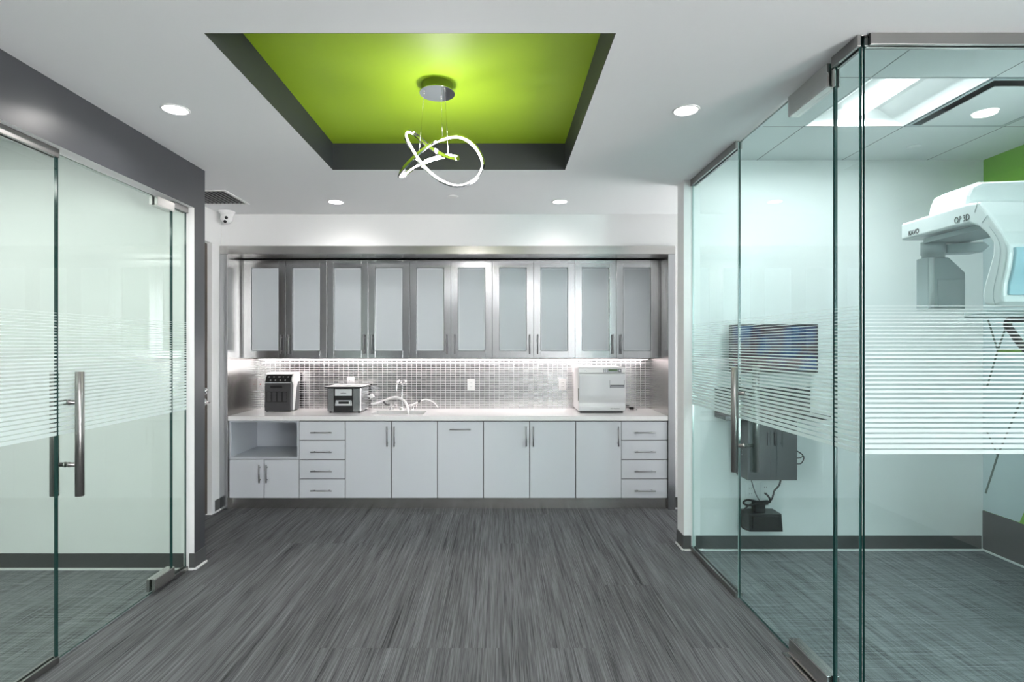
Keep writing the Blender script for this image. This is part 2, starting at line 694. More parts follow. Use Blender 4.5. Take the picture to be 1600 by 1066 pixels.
def grid_slab(bm, xs, ys, z0, z1, skip):
    for i in range(len(xs) - 1):
        for j in range(len(ys) - 1):
            if not skip((xs[i] + xs[i + 1]) / 2, (ys[j] + ys[j + 1]) / 2):
                box(bm, xs[i], xs[i + 1], ys[j], ys[j + 1], z0, z1)


bm = B()
grid_slab(bm, [-2.7, -2.04, CXA - .0012, CXB + .0012, 1.43, 2.7, 3.6], [-3.3] +
          sorted([CYA - .0012, 2.16, CYB + .0012, YLB + .13, YRB + .07, 5.7]), ZH, ZH + .34,
          lambda x, y: (CXA < x < CXB and CYA < y < CYB) or (x < -2.04 and y < YLB + .13) or
                       (x > 1.43 and 2.16 < y < YRB + .07) or (x > 2.7 and y > 2.16))
struct(obj('ceiling', bm, M['ceiling']))
bm = B()
e = .001
box(bm, CXA - e, CXB + e, CYA - e, CYB + e, CZT, CZT + .03, mi=1)
box(bm, CXA - e, CXA, CYA - e, CYB + e, ZH - .0003, CZT)
box(bm, CXB, CXB + e, CYA - e, CYB + e, ZH - .0003, CZT)
box(bm, CXA, CXB, CYA - e, CYA, ZH - .0003, CZT)
box(bm, CXA, CXB, CYB, CYB + e, ZH - .0003, CZT)
o = struct(obj('ceiling_recess', bm, [M['recess_grey'], M['green']]))
o['label'] = 'square ceiling recess with charcoal sides and a lime green top'

# left wall: slate face, white reveals
bm = B()
box(bm, XL - .12, XL, .5, YLB, 2.372, ZH + .3)
box(bm, XL - .12, XL, -3.2, .5, 0, ZH + .3)
paint(bm, lambda n, c: n.x > .5, 1)
struct(obj('wall_left', bm, [M['white_wall'], M['slate']]))
bm = B(); box(bm, -5.3, XL, YLB, YLB + .13, 0, ZH + .3)
paint(bm, lambda n, c: n.x > .5, 1)
struct(obj('wall_left_room_back', bm, [M['white_wall'], M['slate']]))
bm = B(); box(bm, -5.3, -5.2, -1.1, YLB, 0, 3.0)
struct(obj('wall_left_room_side', bm, M['white_wall']))
bm = B(); box(bm, -5.2, XL - .12, -1.1, -1.0, 0, 3.0)
struct(obj('wall_left_room_front', bm, M['white_wall']))
bm = B(); box(bm, -5.2, XL - .12, -1.0, YLB, 2.81, 2.95)
struct(obj('ceiling_left_room', bm, M['tile_plain']))

# lobby wall with the walnut door
XV = -2.505
bm = B()
box(bm, XV - .12, XV, YLB + .13, 3.86, 0, ZH)
box(bm, XV - .12, XV, 3.86, 4.80, 2.38, ZH)
box(bm, XV - .12, XV, 4.80, 5.6, 0, ZH)
struct(obj('wall_lobby_left', bm, M['white_wall']))
d = sroot('door_1', (XV - .05, 4.33, 0))
d['label'] = 'dark walnut door with chrome lever beside the steel frame'
bm = B(); box(bm, XV - .07, XV - .028, 3.885, 4.775, .012, 2.355)
slab = obj('door_slab', bm, M['wood'], d)
bm = B()
box(bm, XV - .118, XV + .014, 3.845, 3.885, 0, 2.36); box(bm, XV - .118, XV + .014, 4.775, 4.825, 0, 2.36)
box(bm, XV - .118, XV + .014, 3.845, 4.825, 2.36, 2.405)
obj('door_frame', bm, M['white_wall'], d, bevel=.004)
bm = B()
zc = .985
lathe(bm, [(0, 0), (.033, 0), (.033, .010), (.018, .014), (.012, .05), (0, .05)], (XV - .028, 4.715, zc), (1, 0, 0), 24)
tube(bm, [(XV + .02, 4.715, zc), (XV + .024, 4.66, zc), (XV + .022, 4.60, zc - .004)], .010, 10)
lathe(bm, [(0, 0), (.031, 0), (.031, .014), (.022, .03), (0, .03)], (XV - .028, 4.715, zc + .095), (1, 0, 0), 24)
obj('lever_handle', bm, M['chrome'], d)

# back wall, alcove
bm = B()
box(bm, -2.62, 2.7, 4.96, 5.7, 2.363, ZH + .2)
box(bm, 1.577, 2.7, 4.96, 5.7, 0, 2.363)
box(bm, -2.62, -2.505, 5.0, 5.7, 0, 2.363)
struct(obj('wall_back', bm, M['white_wall']))
bm = B(); box(bm, 2.6, 2.7, YRB + .14, 4.96, 0, .05); box(bm, 2.6, 2.7, YRB + .14, 4.96, 2.5, ZH)  # tall opening added at the passage end to brighten the back ceiling
struct(obj('wall_passage_right', bm, M['white_wall']))
bm = B(); box(bm, 2.645, 2.655, YRB + .142, 4.958, .052, 2.498)
struct(obj('added_passage_window', bm, M['glass_dark']))  # unseen pane added to hold down the daylight from the passage
AX0, AX1 = -2.431, 1.513
bm = B(); box(bm, AX0 - .03, AX1 + .03, YC, YC + .06, 0, 2.33)
struct(obj('wall_alcove_back', bm, M['mosaic']))
bm = B()
box(bm, -2.503, AX0, 4.925, 5.56, 0, 2.289)
box(bm, AX1, 1.577, 4.925, 5.56, 0, 2.289)
paint(bm, lambda n, c: abs(n.y) > .5, 1)
bx = box(bm, -2.503, 1.577, 4.925, 5.56, 2.290, 2.363)
o = struct(obj('trim_1', bm, [M['steel'], M['steel_v']], bevel=.0015))
o['label'] = 'brushed steel surround framing the cabinet alcove'
bm = B(); box(bm, AX0 + .002, AX1 - .002, 4.97, 4.985, 0, .094)
o = struct(obj('trim_2', bm, M['steel']))
o['label'] = 'brushed steel toe kick under the white base cabinets'

# right-hand room shell
bm = B(); box(bm, 1.325, XR, YRB, YRB + .14, 0, 3.0)
struct(obj('wall_right_room_back', bm, M['white_wall']))
bm = B(); box(bm, XR, XR + .12, YF, YRB + .14, 0, 3.0)
paint(bm, lambda n, c: n.x < -.5, 1)
struct(obj('wall_right', bm, [M['white_wall'], M['green_wall']]))
bm = B()
box(bm, XR, XR + .12, -1.25, YF, 0, ZH); box(bm, XR, XR + .12, -3.2, -3.12, 0, ZH)
box(bm, XR, XR + .12, -3.12, -1.25, 0, .05); box(bm, XR, XR + .12, -3.12, -1.25, 2.6, ZH)  # gap left as an added opening, daylight for the hall ceiling
struct(obj('wall_hall_right', bm, M['white_wall']))
TX0, TY0, TP = 1.847, 2.735, .61
bm = B()
grid_slab(bm, [1.43, TX0, TX0 + TP, TX0 + 2 * TP, XR], [2.16, TY0, TY0 + TP, YRB], 2.80, 2.86,
          lambda x, y: TX0 < x < TX0 + 2 * TP and TY0 < y < TY0 + TP)
struct(obj('ceiling_right_room', bm, M['tile_grid']))

# behind the viewer: a grey end wall, and an unseen right-hand opening added to let daylight in
bm = B(); box(bm, -2.12, 3.6, -3.3, -3.2, 0, ZH + .3)
struct(obj('wall_front', bm, M['end_wall']))


# baseboards: rubber base with a pale cove line at the floor
def baseboard(name, segs, h=.105):
    bm = B()
    for (x0, x1, y0, y1, nx, ny) in segs:
        tx, ty = .008 * nx, .008 * ny
        if nx:
            xa, xb = (x0, x0 + tx)
            box(bm, xa, xb, y0, y1, .012, h)
            box(bm, xa, xa + 2.2 * tx, y0, y1, 0, .012, mi=1)
        else:
            ya, yb = (y0, y0 + ty)
            box(bm, x0, x1, ya, yb, .012, h)
            box(bm, x0, x1, ya, ya + 2.2 * ty, 0, .012, mi=1)
    return struct(obj(name, bm, [M['base'], M['cove']]))


baseboard('baseboard_left', [(XL, XL, YLB - .008, YLB + .13, 1, 0), (XG_L + .02, XL, YLB, YLB, 0, -1)])
baseboard('baseboard_left_room', [(-5.2, XG_L - .02, YLB, YLB, 0, -1)])
baseboard('baseboard_lobby', [(XV, XV, 4.826, 4.924, 1, 0)])
baseboard('baseboard_back', [(1.579, 2.6, 4.96, 4.96, 0, -1)])
baseboard('baseboard_pier', [(1.325, 1.325, YRB - .008, YRB + .14, -1, 0), (1.325, XG_R - .015, YRB, YRB, 0, -1)])
baseboard('baseboard_right_room', [(XG_R + .02, XR - .02, YRB, YRB, 0, -1)])
baseboard('baseboard_right', [(XR, XR, YF + .02, YRB - .002, -1, 0)], .285)


# ------------------------------------------------------------------ glass fronts
def stripes():
    out = []
    z, n = 1.617, 0
    while z > 1.04:
        t = (1.617 - z) / .58
        p = .0125 + .0088 * t
        w = p * (.13 + .69 * t)
        if z - w < 1.032: break
        out.append((z - w, z))
        z -= p
    return out


STR = stripes()


def pane(parent, plane, pos, a0, a1, z0, z1, mat, edge='edge', film_side=1, t=.012):
    bm = B()
    if plane == 'x':
        box(bm, pos - t / 2, pos + t / 2, a0, a1, z0, z1)
        paint(bm, lambda n, c: abs(n.x) < .5, 1)
    else:
        box(bm, a0, a1, pos - t / 2, pos + t / 2, z0, z1)
        paint(bm, lambda n, c: abs(n.y) < .5, 1)
    p = obj('glass_pane', bm, [mat, M[edge]], parent)
    bm = B()
    s = pos + film_side * (t / 2 + .0006)
    for (q0, q1) in STR:
        if plane == 'x':
            box(bm, s - .0004, s + .0004, a0 + .001, a1 - .001, q0, q1)
        else:
            box(bm, a0 + .001, a1 - .001, s - .0004, s + .0004, q0, q1)
    obj('frosted_film', bm, M['film'], p)
    return p


def pull_handle(parent, x, y, side):
    for s in (1, -1):
        bm = B()
        xx = x + s * .060
        lathe(bm, [(0, 0), (.0175, 0), (.019, .0015), (.019, .5885), (.0175, .59), (0, .59)], (xx, y, .752), n=28)
        for zz in (.901, 1.196):
            lathe(bm, [(0, 0), (.013, 0), (.013, .006), (.0105, .008), (.0105, .037), (0, .037)], (x + s * .0067, y, zz), (s, 0, 0), 20)
        obj('pull_handle', bm, M['handle'], parent)


def patch(parent, name, x, y0, y1, z0, z1, t=.026):
    bm = B()
    for s in (1, -1):
        box(bm, x + s * .0068, x + s * t, y0, y1, z0, z1, r=.0015)
    box(bm, x - t + .002, x + t - .002, y0 + .002, y1 - .002, z1 + .0003 if name.startswith('bottom') else z0 - .003,
        z1 + .002 if name.startswith('bottom') else z0 - .0003)
    return obj(name, bm, M['steel'], parent)


def channel(parent, name, plane, pos, a0, a1, z0, z1, t=.02, mat='rail'):
    bm = B()
    for s in (1, -1):
        if plane == 'x':
            box(bm, pos + s * .0068, pos + s * t, a0, a1, z0, z1)
        else:
            box(bm, a0, a1, pos + s * .0068, pos + s * t, z0, z1)
    zw = (z1 - .003, z1) if name.startswith('top') else (z0, z0 + .0025)
    if plane == 'x':
        box(bm, pos - .0068, pos + .0068, a0, a1, *zw)
    else:
        box(bm, a0, a1, pos - .0068, pos + .0068, *zw)
    return obj(name, bm, M[mat], parent, bevel=.001)


# left: fixed sheet, door, narrow side sheet
g = M['glass_l']
w = sroot('window_1', (XG_L, 1.5, 0)); w['label'] = 'fixed glass sheet with frosted stripes at the left edge'
pane(w, 'x', XG_L, .5, 2.542,   .004, 2.366, g)
channel(w, 'top_rail', 'x', XG_L, .5, 2.542, 2.332, 2.371)
channel(w, 'bottom_rail', 'x', XG_L, .5, 2.542, .001, .032)
w = sroot('door_2', (XG_L, 3.0, 0)); w['label'] = 'left glass door with frosted stripes and tall steel pull'
pane(w, 'x', XG_L, 2.551, 3.434, .012, 2.355, g)
pull_handle(w, XG_L, 2.611, 1)
patch(w, 'top_patch_fitting', XG_L, 3.262, 3.434, 2.302, 2.356)
patch(w, 'bottom_patch_fitting', XG_L, 3.237, 3.434, .016, .088)
w = sroot('window_2', (XG_L, 3.52, 0)); w['label'] = 'narrow glass sidelight beside the left door'
pane(w, 'x', XG_L, 3.444, 3.596,   .004, 2.366, g)
channel(w, 'top_rail', 'x', XG_L, 3.444, 3.596, 2.332, 2.371)
channel(w, 'bottom_rail', 'x', XG_L, 3.444, 3.596, .001, .026)

# right: far fixed sheet, door, narrow sheet, front sheet
g = M['glass_r']
w = sroot('window_3', (XG_R, 3.56, 0)); w['label'] = 'fixed glass sheet between the white pier and the right door'
pane(w, 'x', XG_R, 3.192, 3.944, .004, 2.648, g, 'edge_lit', -1)
channel(w, 'top_rail', 'x', XG_R, 3.192, 3.944, 2.61, 2.654)
channel(w, 'bottom_rail', 'x', XG_R, 3.192, 3.944, .001, .032)
w = sroot('door_3', (XG_R, 2.73, 0)); w['label'] = 'right glass door with frosted stripes and tall steel pull'
pane(w, 'x', XG_R, 2.281, 3.182, .012, 2.641, g, 'edge', -1)
pull_handle(w, XG_R, 3.111, -1)
patch(w, 'top_patch_fitting', XG_R, 2.29, 2.60, 2.546, 2.640)
patch(w, 'bottom_patch_fitting', XG_R, 2.29, 2.593, .014, .088)
bm = B(); box(bm, XG_R - .045, XG_R + .045, 2.27, 2.62, .0005, .006)
obj('floor_pivot_plate', bm, M['steel'], w)
w = sroot('window_4', (XG_R, 2.19, 0)); w['label'] = 'narrow glass sheet beside the corner of the right room'
pane(w, 'x', XG_R, 2.118, 2.271, .004, 2.648, g, 'edge', -1)
channel(w, 'top_rail', 'x', XG_R, 2.104, 2.271, 2.61, 2.654)
channel(w, 'bottom_rail', 'x', XG_R, 2.118, 2.271, .001, .032)
bm = B()
box(bm, XG_R - .012, XG_R - .0068, 2.262, 2.28, 2.53, 2.606); box(bm, XG_R + .0068, XG_R + .012, 2.262, 2.28, 2.53, 2.606)
obj('clip', bm, M['steel'], w)
w = sroot('window_5', (2.4, YF, 0)); w['label'] = 'large front glass sheet of the right room with frosted stripes'
pane(w, 'y', YF, XG_R + .007, XR - .003, .004, 2.648, g, 'edge', -1)
channel(w, 'top_rail', 'y', YF, XG_R + .021, XR - .003, 2.61, 2.654)
channel(w, 'bottom_rail', 'y', YF, XG_R + .021, XR - .003, .001, .032)


# ------------------------------------------------------------------ wall and base cabinets
def bar_pull(parent, a, b, out=.032, r=.0055):
    """bar pull between two points on a front that faces -y"""
    a, b = Vector(a), Vector(b)
    bm = B()
    o_ = Vector((0, -out, 0))
    cyl(bm, a + o_, b + o_, r, n=12)
    for f in (.15, .85):
        p = a.lerp(b, f)
        cyl(bm, p, p + o_, r * .8, n=10)
    return obj('handle', bm, M['pull'], parent)


UY, UZ0, UZ1 = 5.20, 1.353, 2.279
ux0 = (381.6 - CX) / F_ * UY
UW = 64.6 / F_ * UY
names = ['leftmost steel wall cabinet with two frosted doors, above the black countertop unit',
         'steel wall cabinet with two frosted doors, above the steel bath with flat lid',
         'middle steel wall cabinet with two frosted doors, directly right of the faucet',
         'second steel wall cabinet from the right with two frosted doors',
         'rightmost steel wall cabinet with two frosted doors, above the white sterilizer']
root = None
for i in range(5):
    xa = ux0 + 2 * i * UW
    xb = xa + 2 * UW
    if root is None:
        c = root = thing('wall_cabinet', names[0], 'cabinet', ((xa + xb) / 2, 5.37, UZ0), 'steel wall cabinets over the counter')
        bm = B(); box(bm, xa + .0008, xb - .0008, UY + .021, YC - .002, UZ0, UZ1)
        obj('body', bm, M['steel_v'], c)
        for k in range(2):
            da, db = xa + k * UW + .0015, xa + (k + 1) * UW - .0015
            bm = B()
            rect_frame(bm, da, db, UZ0 + .001, UZ1 - .001, UY, UY + .02, .064, .064, .066, .070)
            dr = obj('door', bm, M['steel_v'], c, bevel=.0012)
            bm = B()
            pa, pb, za, zb = da + .064, db - .064, UZ0 + .067, UZ1 - .071
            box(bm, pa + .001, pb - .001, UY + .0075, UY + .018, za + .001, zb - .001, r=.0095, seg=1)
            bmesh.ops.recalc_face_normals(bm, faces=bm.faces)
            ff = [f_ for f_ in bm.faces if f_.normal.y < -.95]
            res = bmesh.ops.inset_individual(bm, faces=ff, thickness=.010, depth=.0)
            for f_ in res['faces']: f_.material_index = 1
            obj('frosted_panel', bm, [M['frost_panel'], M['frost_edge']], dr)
            hx = (db - .036) if k == 0 else (da + .036)
            bar_pull(dr, (hx, UY, 1.393), (hx, UY, 1.575))
    else:
        c = copy_tree(root)
        c.location.x = (xa + xb) / 2
        c['label'] = names[i]
bm = B()
box(bm, AX0 + .002, ux0 - .001, UY + .03, YC - .002, UZ0, UZ1)
o = struct(obj('trim_3', bm, M['steel_v'])); o['label'] = 'steel filler strip left of the wall cabinets'
bm = B()
box(bm, ux0 + 10 * UW + .001, AX1 - .002, UY + .03, YC - .002, UZ0, UZ1)
o = struct(obj('trim_4', bm, M['steel_v'])); o['label'] = 'steel filler strip right of the wall cabinets'
# under-cabinet light
t = thing('light_bar', 'long white LED light bar under the steel wall cabinets', 'light', (-.46, 5.515, 1.33))
bm = B(); box(bm, -2.41, 1.495, 5.49, 5.536, 1.336, 1.352, r=.002)
obj('housing', bm, M['white_pl'], t)
bm = B(); box(bm, -2.40, 1.485, 5.497, 5.53, 1.329, 1.3355)
obj('diffuser', bm, M['strip'], t)

BY = 4.945      # face of the base fronts
BZ0, BZ1 = .098, .792


def bx_(px):
    return (px - CX) / F_ * BY


def carcass(c, xa, xb, z0=BZ0, z1=BZ1, mat='gap_shade', bottom=True):
    bm = B()
    t_ = .016
    box(bm, xa + .001, xa + t_, BY + .021, YC - .004, z0, z1)
    box(bm, xb - t_, xb - .001, BY + .021, YC - .004, z0, z1)
    box(bm, xa + t_, xb - t_, YC - .02, YC - .004, z0, z1)
    box(bm, xa + t_, xb - t_, BY + .021, YC - .02, z0, z0 + t_)
    box(bm, xa + t_, xb - t_, BY + .021, BY + .04, z1 - .02, z1)
    return obj('body', bm, M[mat], c)


def front(c, name, xa, xb, z0, z1, pull=None):
    bm = B()
    g_ = .0032
    box(bm, xa + g_, xb - g_, BY, BY + .019, z0 + g_, z1 - g_, r=.0012, seg=1)
    f = obj(name, bm, M['cab_white'], c)
    if pull == 'h':
        m = (xa + xb) / 2
        bar_pull(f, (m - .094, BY, z1 - .10 if z1 - z0 < .3 else z1 - .072), (m + .094, BY, z1 - .10 if z1 - z0 < .3 else z1 - .072))
    elif pull == 'l':
        bar_pull(f, (xa + .032, BY, z1 - .045), (xa + .032, BY, z1 - .225 if z1 - z0 > .5 else z1 - .205))
    elif pull == 'r':
        bar_pull(f, (xb - .032, BY, z1 - .045), (xb - .032, BY, z1 - .225 if z1 - z0 > .5 else z1 - .205))
    return f


S = [bx_(v) for v in (357.9, 467.2, 539.3, 683.4, 755.5, 899.6, 971.1, 1042.4)]
GB = 'white base cabinets under the counter'
# open niche over two small doors
c = thing('base_cabinet', 'white base cabinet with an open niche above two small doors', 'cabinet', ((S[0] + S[1]) / 2, 5.24, BZ0), GB)
bm = B()
xa, xb, t_ = S[0], S[1], .018
zs = .448
for (a, b_) in ((xa + .001, xa + t_), (xb - t_, xb - .001)):
    box(bm, a, b_, BY + .002, YC - .004, zs + .002, BZ1)
    box(bm, a, b_, BY + .021, YC - .004, BZ0, zs + .002)
box(bm, xa + t_, xb - t_, YC - .06, YC - .004, BZ0, BZ1)
box(bm, xa + t_, xb - t_, BY + .002, YC - .06, zs + .002, zs + .02)
box(bm, xa + t_, xb - t_, BY + .002, YC - .06, BZ1 - .012, BZ1)
box(bm, xa + t_, xb - t_, BY + .021, YC - .06, BZ0, BZ0 + t_)
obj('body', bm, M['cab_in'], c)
mid = (xa + xb) / 2
front(c, 'door', xa, mid, BZ0, zs, 'r')
front(c, 'door', mid, xb, BZ0, zs, 'l')


def drawers(xa, xb, label):
    c = thing('drawer_cabinet', label, 'cabinet', ((xa + xb) / 2, 5.24, BZ0), GB)
    carcass(c, xa, xb)
    h = (BZ1 - BZ0) / 4
    for k in range(4):
        front(c, 'drawer', xa, xb, BZ0 + k * h, BZ0 + (k + 1) * h, 'h')
    return c


c = drawers(S[1], S[2], 'white four-drawer cabinet standing beside the open niche')
c2 = copy_tree(c)
c2.location.x = (S[6] + S[7]) / 2
c2['label'] = 'white four-drawer cabinet at the right steel jamb'
c = thing('sink_cabinet', 'white two-door base cabinet directly below the sink', 'cabinet', ((S[2] + S[3]) / 2, 5.24, BZ0), GB)
carcass(c, S[2], S[3])
m_ = (S[2] + S[3]) / 2
front(c, 'door', S[2], m_, BZ0, BZ1, 'r'); front(c, 'door', m_, S[3], BZ0, BZ1, 'l')
c = thing('pullout_cabinet', 'white base cabinet with one tall front and a horizontal pull at the top', 'cabinet', ((S[3] + S[4]) / 2, 5.24, BZ0), GB)
carcass(c, S[3], S[4]); front(c, 'door', S[3], S[4], BZ0, BZ1, 'h')
c = thing('base_cabinet', 'white two-door base cabinet right of the front with the horizontal pull', 'cabinet', ((S[4] + S[5]) / 2, 5.24, BZ0), GB)
carcass(c, S[4], S[5])
m_ = (S[4] + S[5]) / 2
front(c, 'door', S[4], m_, BZ0, BZ1, 'r'); front(c, 'door', m_, S[5], BZ0, BZ1, 'l')
c = thing('base_cabinet', 'white single-door base cabinet below the white sterilizer', 'cabinet', ((S[5] + S[6]) / 2, 5.24, BZ0), GB)
carcass(c, S[5], S[6]); front(c, 'door', S[5], S[6], BZ0, BZ1, 'r')

# countertop with the sink cut-out
CT0, CT1 = .798, .838
SX0, SX1, SY0, SY1 = -1.185, -.70, 5.06, 5.35
bm = B()
grid_slab(bm, [AX0 + .002, SX0, SX1, AX1 - .002], [4.93, SY0, SY1, YC - .001], CT0, CT1,
          lambda x, y: SX0 < x < SX1 and SY0 < y < SY1)
bmesh.ops.remove_doubles(bm, verts=bm.verts, dist=1e-5)
o = tag(obj('countertop', bm, M['quartz']), 'long white countertop over the base cabinets', 'countertop')
s = thing('sink', 'undermount steel sink set in the white countertop', 'sink', ((SX0 + SX1) / 2, (SY0 + SY1) / 2, .64))
bm = B()
def shell(x0, x1, y0, y1, z0, z1, r):
    pts = []
    for (cx_, cy_, a0) in ((x1 - r, y1 - r, 0), (x0 + r, y1 - r, 90), (x0 + r, y0 + r, 180), (x1 - r, y0 + r, 270)):
        for k in range(7):
            a = math.radians(a0 + 15 * k)
            pts.append((cx_ + r * math.cos(a), cy_ + r * math.sin(a)))
    return pts
P1 = shell(SX0 - .012, SX1 + .012, SY0 - .012, SY1 + .012, 0, 0, .03)
P2 = shell(SX0 + .004, SX1 - .004, SY0 + .004, SY1 - .004, 0, 0, .035)
P3 = shell(SX0 + .012, SX1 - .012, SY0 + .012, SY1 - .012, 0, 0, .04)
loops = [[bm.verts.new((x, y, .7965)) for x, y in P1], [bm.verts.new((x, y, .7965)) for x, y in P2],
         [bm.verts.new((x, y, .65)) for x, y in P3]]
for a, b_ in zip(loops, loops[1:]):
    for k in range(len(a)):
        bm.faces.new((a[k], a[(k + 1) % len(a)], b_[(k + 1) % len(a)], b_[k]))
bm.faces.new(loops[-1])
o = obj('basin', bm, M['steel'], s)
sm = o.modifiers.new('thick', 'SOLIDIFY'); sm.thickness = .0012
bm = B(); lathe(bm, [(.0, .0), (.04, 0), (.042, .003), (.03, .004), (0, .002)], ((SX0 + SX1) / 2, 5.22, .651))
obj('drain', bm, M['chrome'], s)

# faucet
fx, fy = -.958, 5.42
f = thing('faucet', 'chrome gooseneck faucet with two cross handles behind the sink', 'faucet', (fx, fy, CT1))
bm = B()
lathe(bm, [(0, 0), (.026, 0), (.026, .006), (.016, .014), (.012, .03), (0, .03)], (fx, fy, CT1))
tube(bm, [(fx, fy, CT1 + .02), (fx, fy, 1.05), (fx - .004, fy - .012, 1.105), (fx - .016, fy - .05, 1.128), (fx - .03, fy - .09, 1.105),
          (fx - .034, fy - .10, 1.06), (fx - .035, fy - .102, 1.035)], .0095, 12)
obj('spout', bm, M['chrome'], f, smooth=False)
for sx in (-.105, .105):
    bm = B()
    c0 = Vector((fx + sx, fy, CT1))
    lathe(bm, [(0, 0), (.024, 0), (.024, .006), (.013, .012), (.010, .036), (0, .036)], c0)
    for a in (0, PI / 2):
        dx = Vector((math.cos(a + .5), math.sin(a + .5), .35 * (1 if a else -1) * 0)) * .028
        cyl(bm, c0 + Vector((0, 0, .04)) - dx, c0 + Vector((0, 0, .04)) + dx, .0055, n=10)
    lathe(bm, [(0, .034), (.010, .034), (.010, .046), (0, .05)], c0)
    obj('cross_handle', bm, M['chrome'], f)

# hoses
bm = B()
hp = [(579.5, 631.5, 5.43), (586, 631, 5.435), (597, 627.5, 5.44), (612, 622, 5.42), (622, 621.5, 5.40), (632, 627, 5.36), (636.5, 636, 5.31), (637.5, 643, 5.26), (638, 652, 5.24)]
tube(bm, [at(*p) for p in hp], .0115, 12)
tag(obj('drain_hose', bm, M['tube']), 'milky white hose arching from the lidded bath into the sink', 'hose')
bm = B()
h = thing('supply_hose', 'thin white hose with a dark clip looping right of the faucet', 'hose', at(656, 634, 5.47))
hp = [(638, 634, 5.44), (647, 631, 5.47), (656, 627, 5.485), (664, 624.6, 5.49), (672, 626, 5.49), (679, 630, 5.49), (684.5, 637, 5.49)]
tube(bm, [at(*p) for p in hp], .006, 10)
obj('hose_body', bm, M['tube'], h)
bm = B(); cyl(bm, at(653, 628.4, 5.478), at(657.5, 626.2, 5.484), .0105, .0085, 12)
obj('clip', bm, M['dark_grey'], h)
bm = B()
tube(bm, [at(599.5, 627.2, 5.38), at(601, 630, 5.38), at(604, 632.4, 5.38), at(609, 632.8, 5.38)], .0085, 12)
tag(obj('spray_nozzle', bm, M['dark_grey']), 'small dark curved nozzle lying left of the faucet', 'nozzle')


# outlets
def outlet(name, px, py, d, label, ny=1, kind='duplex', group='wall outlets in the tiled alcove'):
    p = at(px, py, d)
    t = thing(name, label, 'outlet', p, group)
    bm = B(); box(bm, p.x - .037, p.x + .037, d - .006, d - .0006, p.z - .058, p.z + .058, r=.002)
    obj('cover_plate', bm, M['white_pl'], t)
    rcs = {}
    if kind == 'gfci':
        bm = B(); box(bm, p.x - .017, p.x + .017, d - .009, d - .0062, p.z - .034, p.z + .034, r=.001)
        rc = rcs[-.02] = rcs[.02] = obj('receptacle', bm, M['white_pl'], t)
    else:
        for s_ in (-.02, .02):
            bm = B(); box(bm, p.x - .017, p.x + .017, d - .009, d - .0062, p.z + s_ - .014, p.z + s_ + .014, r=.003)
            rcs[s_] = obj('receptacle', bm, M['white_pl'], t)
    for s_ in (-.02, .02):
        for q_ in (-.00675, .00675):
            bm = B(); box(bm, p.x + q_ - .00125, p.x + q_ + .00125, d - .0096, d - .009, p.z + s_ - .003, p.z + s_ + .006)
            obj('slot', bm, M['ink'], rcs[s_])
    if kind == 'gfci':
        bm = B(); box(bm, p.x - .006, p.x + .006, d - .0105, d - .009, p.z - .005, p.z + .005)
        obj('reset_button', bm, M['red'], rc)
    return t


outlet('wall_outlet', 407.5, 600.5, YC, 'white outlet with a red button left of the black countertop unit', kind='gfci')
outlet('wall_outlet', 548, 598.5, YC, 'white outlet partly hidden behind the bath with the flat lid')
outlet('wall_outlet', 736, 601.5, YC, 'white outlet on the tiles in the middle of the counter wall')
outlet('wall_outlet', 879, 601.5, YC, 'white outlet on the tiles left of the white sterilizer')
outlet('wall_outlet', 236, 611, YLB, 'white outlet on the back wall seen through the left glass door', group='wall outlets in the side rooms')

# ------------------------------------------------------------------ things on the counter
# black front unit
DY = 5.27
x0, x1 = (412.3 - CX) / F_ * DY, (455 - CX) / F_ * DY
t = thing('instrument_sterilizer', 'small black fronted countertop sterilizer with white hood, leftmost on the counter', 'sterilizer', ((x0 + x1) / 2, 5.38, CT1))
zb, zt = CT1 + .008, 1.20
prof = [(DY + .005, zb), (DY, zb + .05), (DY + .012, 1.12), (DY + .03, 1.165), (DY + .06, 1.19), (DY + .09, zt), (5.47, zt), (5.49, 1.185), (5.495, 1.14), (5.495, zb)]
bm = B(); prism(bm, prof, 'x', x0 + .004, x1 - .004, r=.006)
obj('body', bm, M['dark_grey'], t)
hood = [(DY + .022, 1.135), (DY + .026, 1.165), (DY + .055, 1.196), (DY + .09, 1.207), (5.475, 1.207), (5.497, 1.19), (5.499, 1.12), (5.44, 1.115), (5.40, 1.06), (DY + .075, zb), (DY + .045, zb), (DY + .06, 1.09)]
bm = B()
prism(bm, hood, 'x', x1 - .006, x1 + .004, r=.002); prism(bm, hood, 'x', x0 - .004, x0 + .006, r=.002)
prism(bm, [(DY + .052, 1.191), (DY + .09, 1.2005), (5.475, 1.2005), (5.475, 1.208), (DY + .09, 1.208), (DY + .05, 1.198)], 'x', x0, x1)
obj('hood', bm, M['white_pl'], t)
bm = B()   # control panel on the sloped top
pa, pb = Vector((0, DY + .0115, 1.121)), Vector((0, DY + .054, 1.189))
nrm = Vector((0, -(pb.z - pa.z), pb.y - pa.y)).normalized()
prism(bm, [(pa.y + nrm.y * .001, pa.z + nrm.z * .001), (pa.y + nrm.y * .004, pa.z + nrm.z * .004), (DY + .026, 1.166), (pb.y + nrm.y * .004, pb.z + nrm.z * .004), (pb.y, pb.z)], 'x', x0 + .012, x1 - .012)
cp = obj('control_panel', bm, M['black'], t)
for k in range(4):
    bxp = x0 + .058 + k * .047
    q = Vector((bxp, DY + .0165, 1.137))
    bm = B(); lathe(bm, [(.0, .002), (.0065, .002), (.0065, .0045), (0, .0045)], q, nrm, 14)
    obj('button', bm, M['white_pl'], cp)
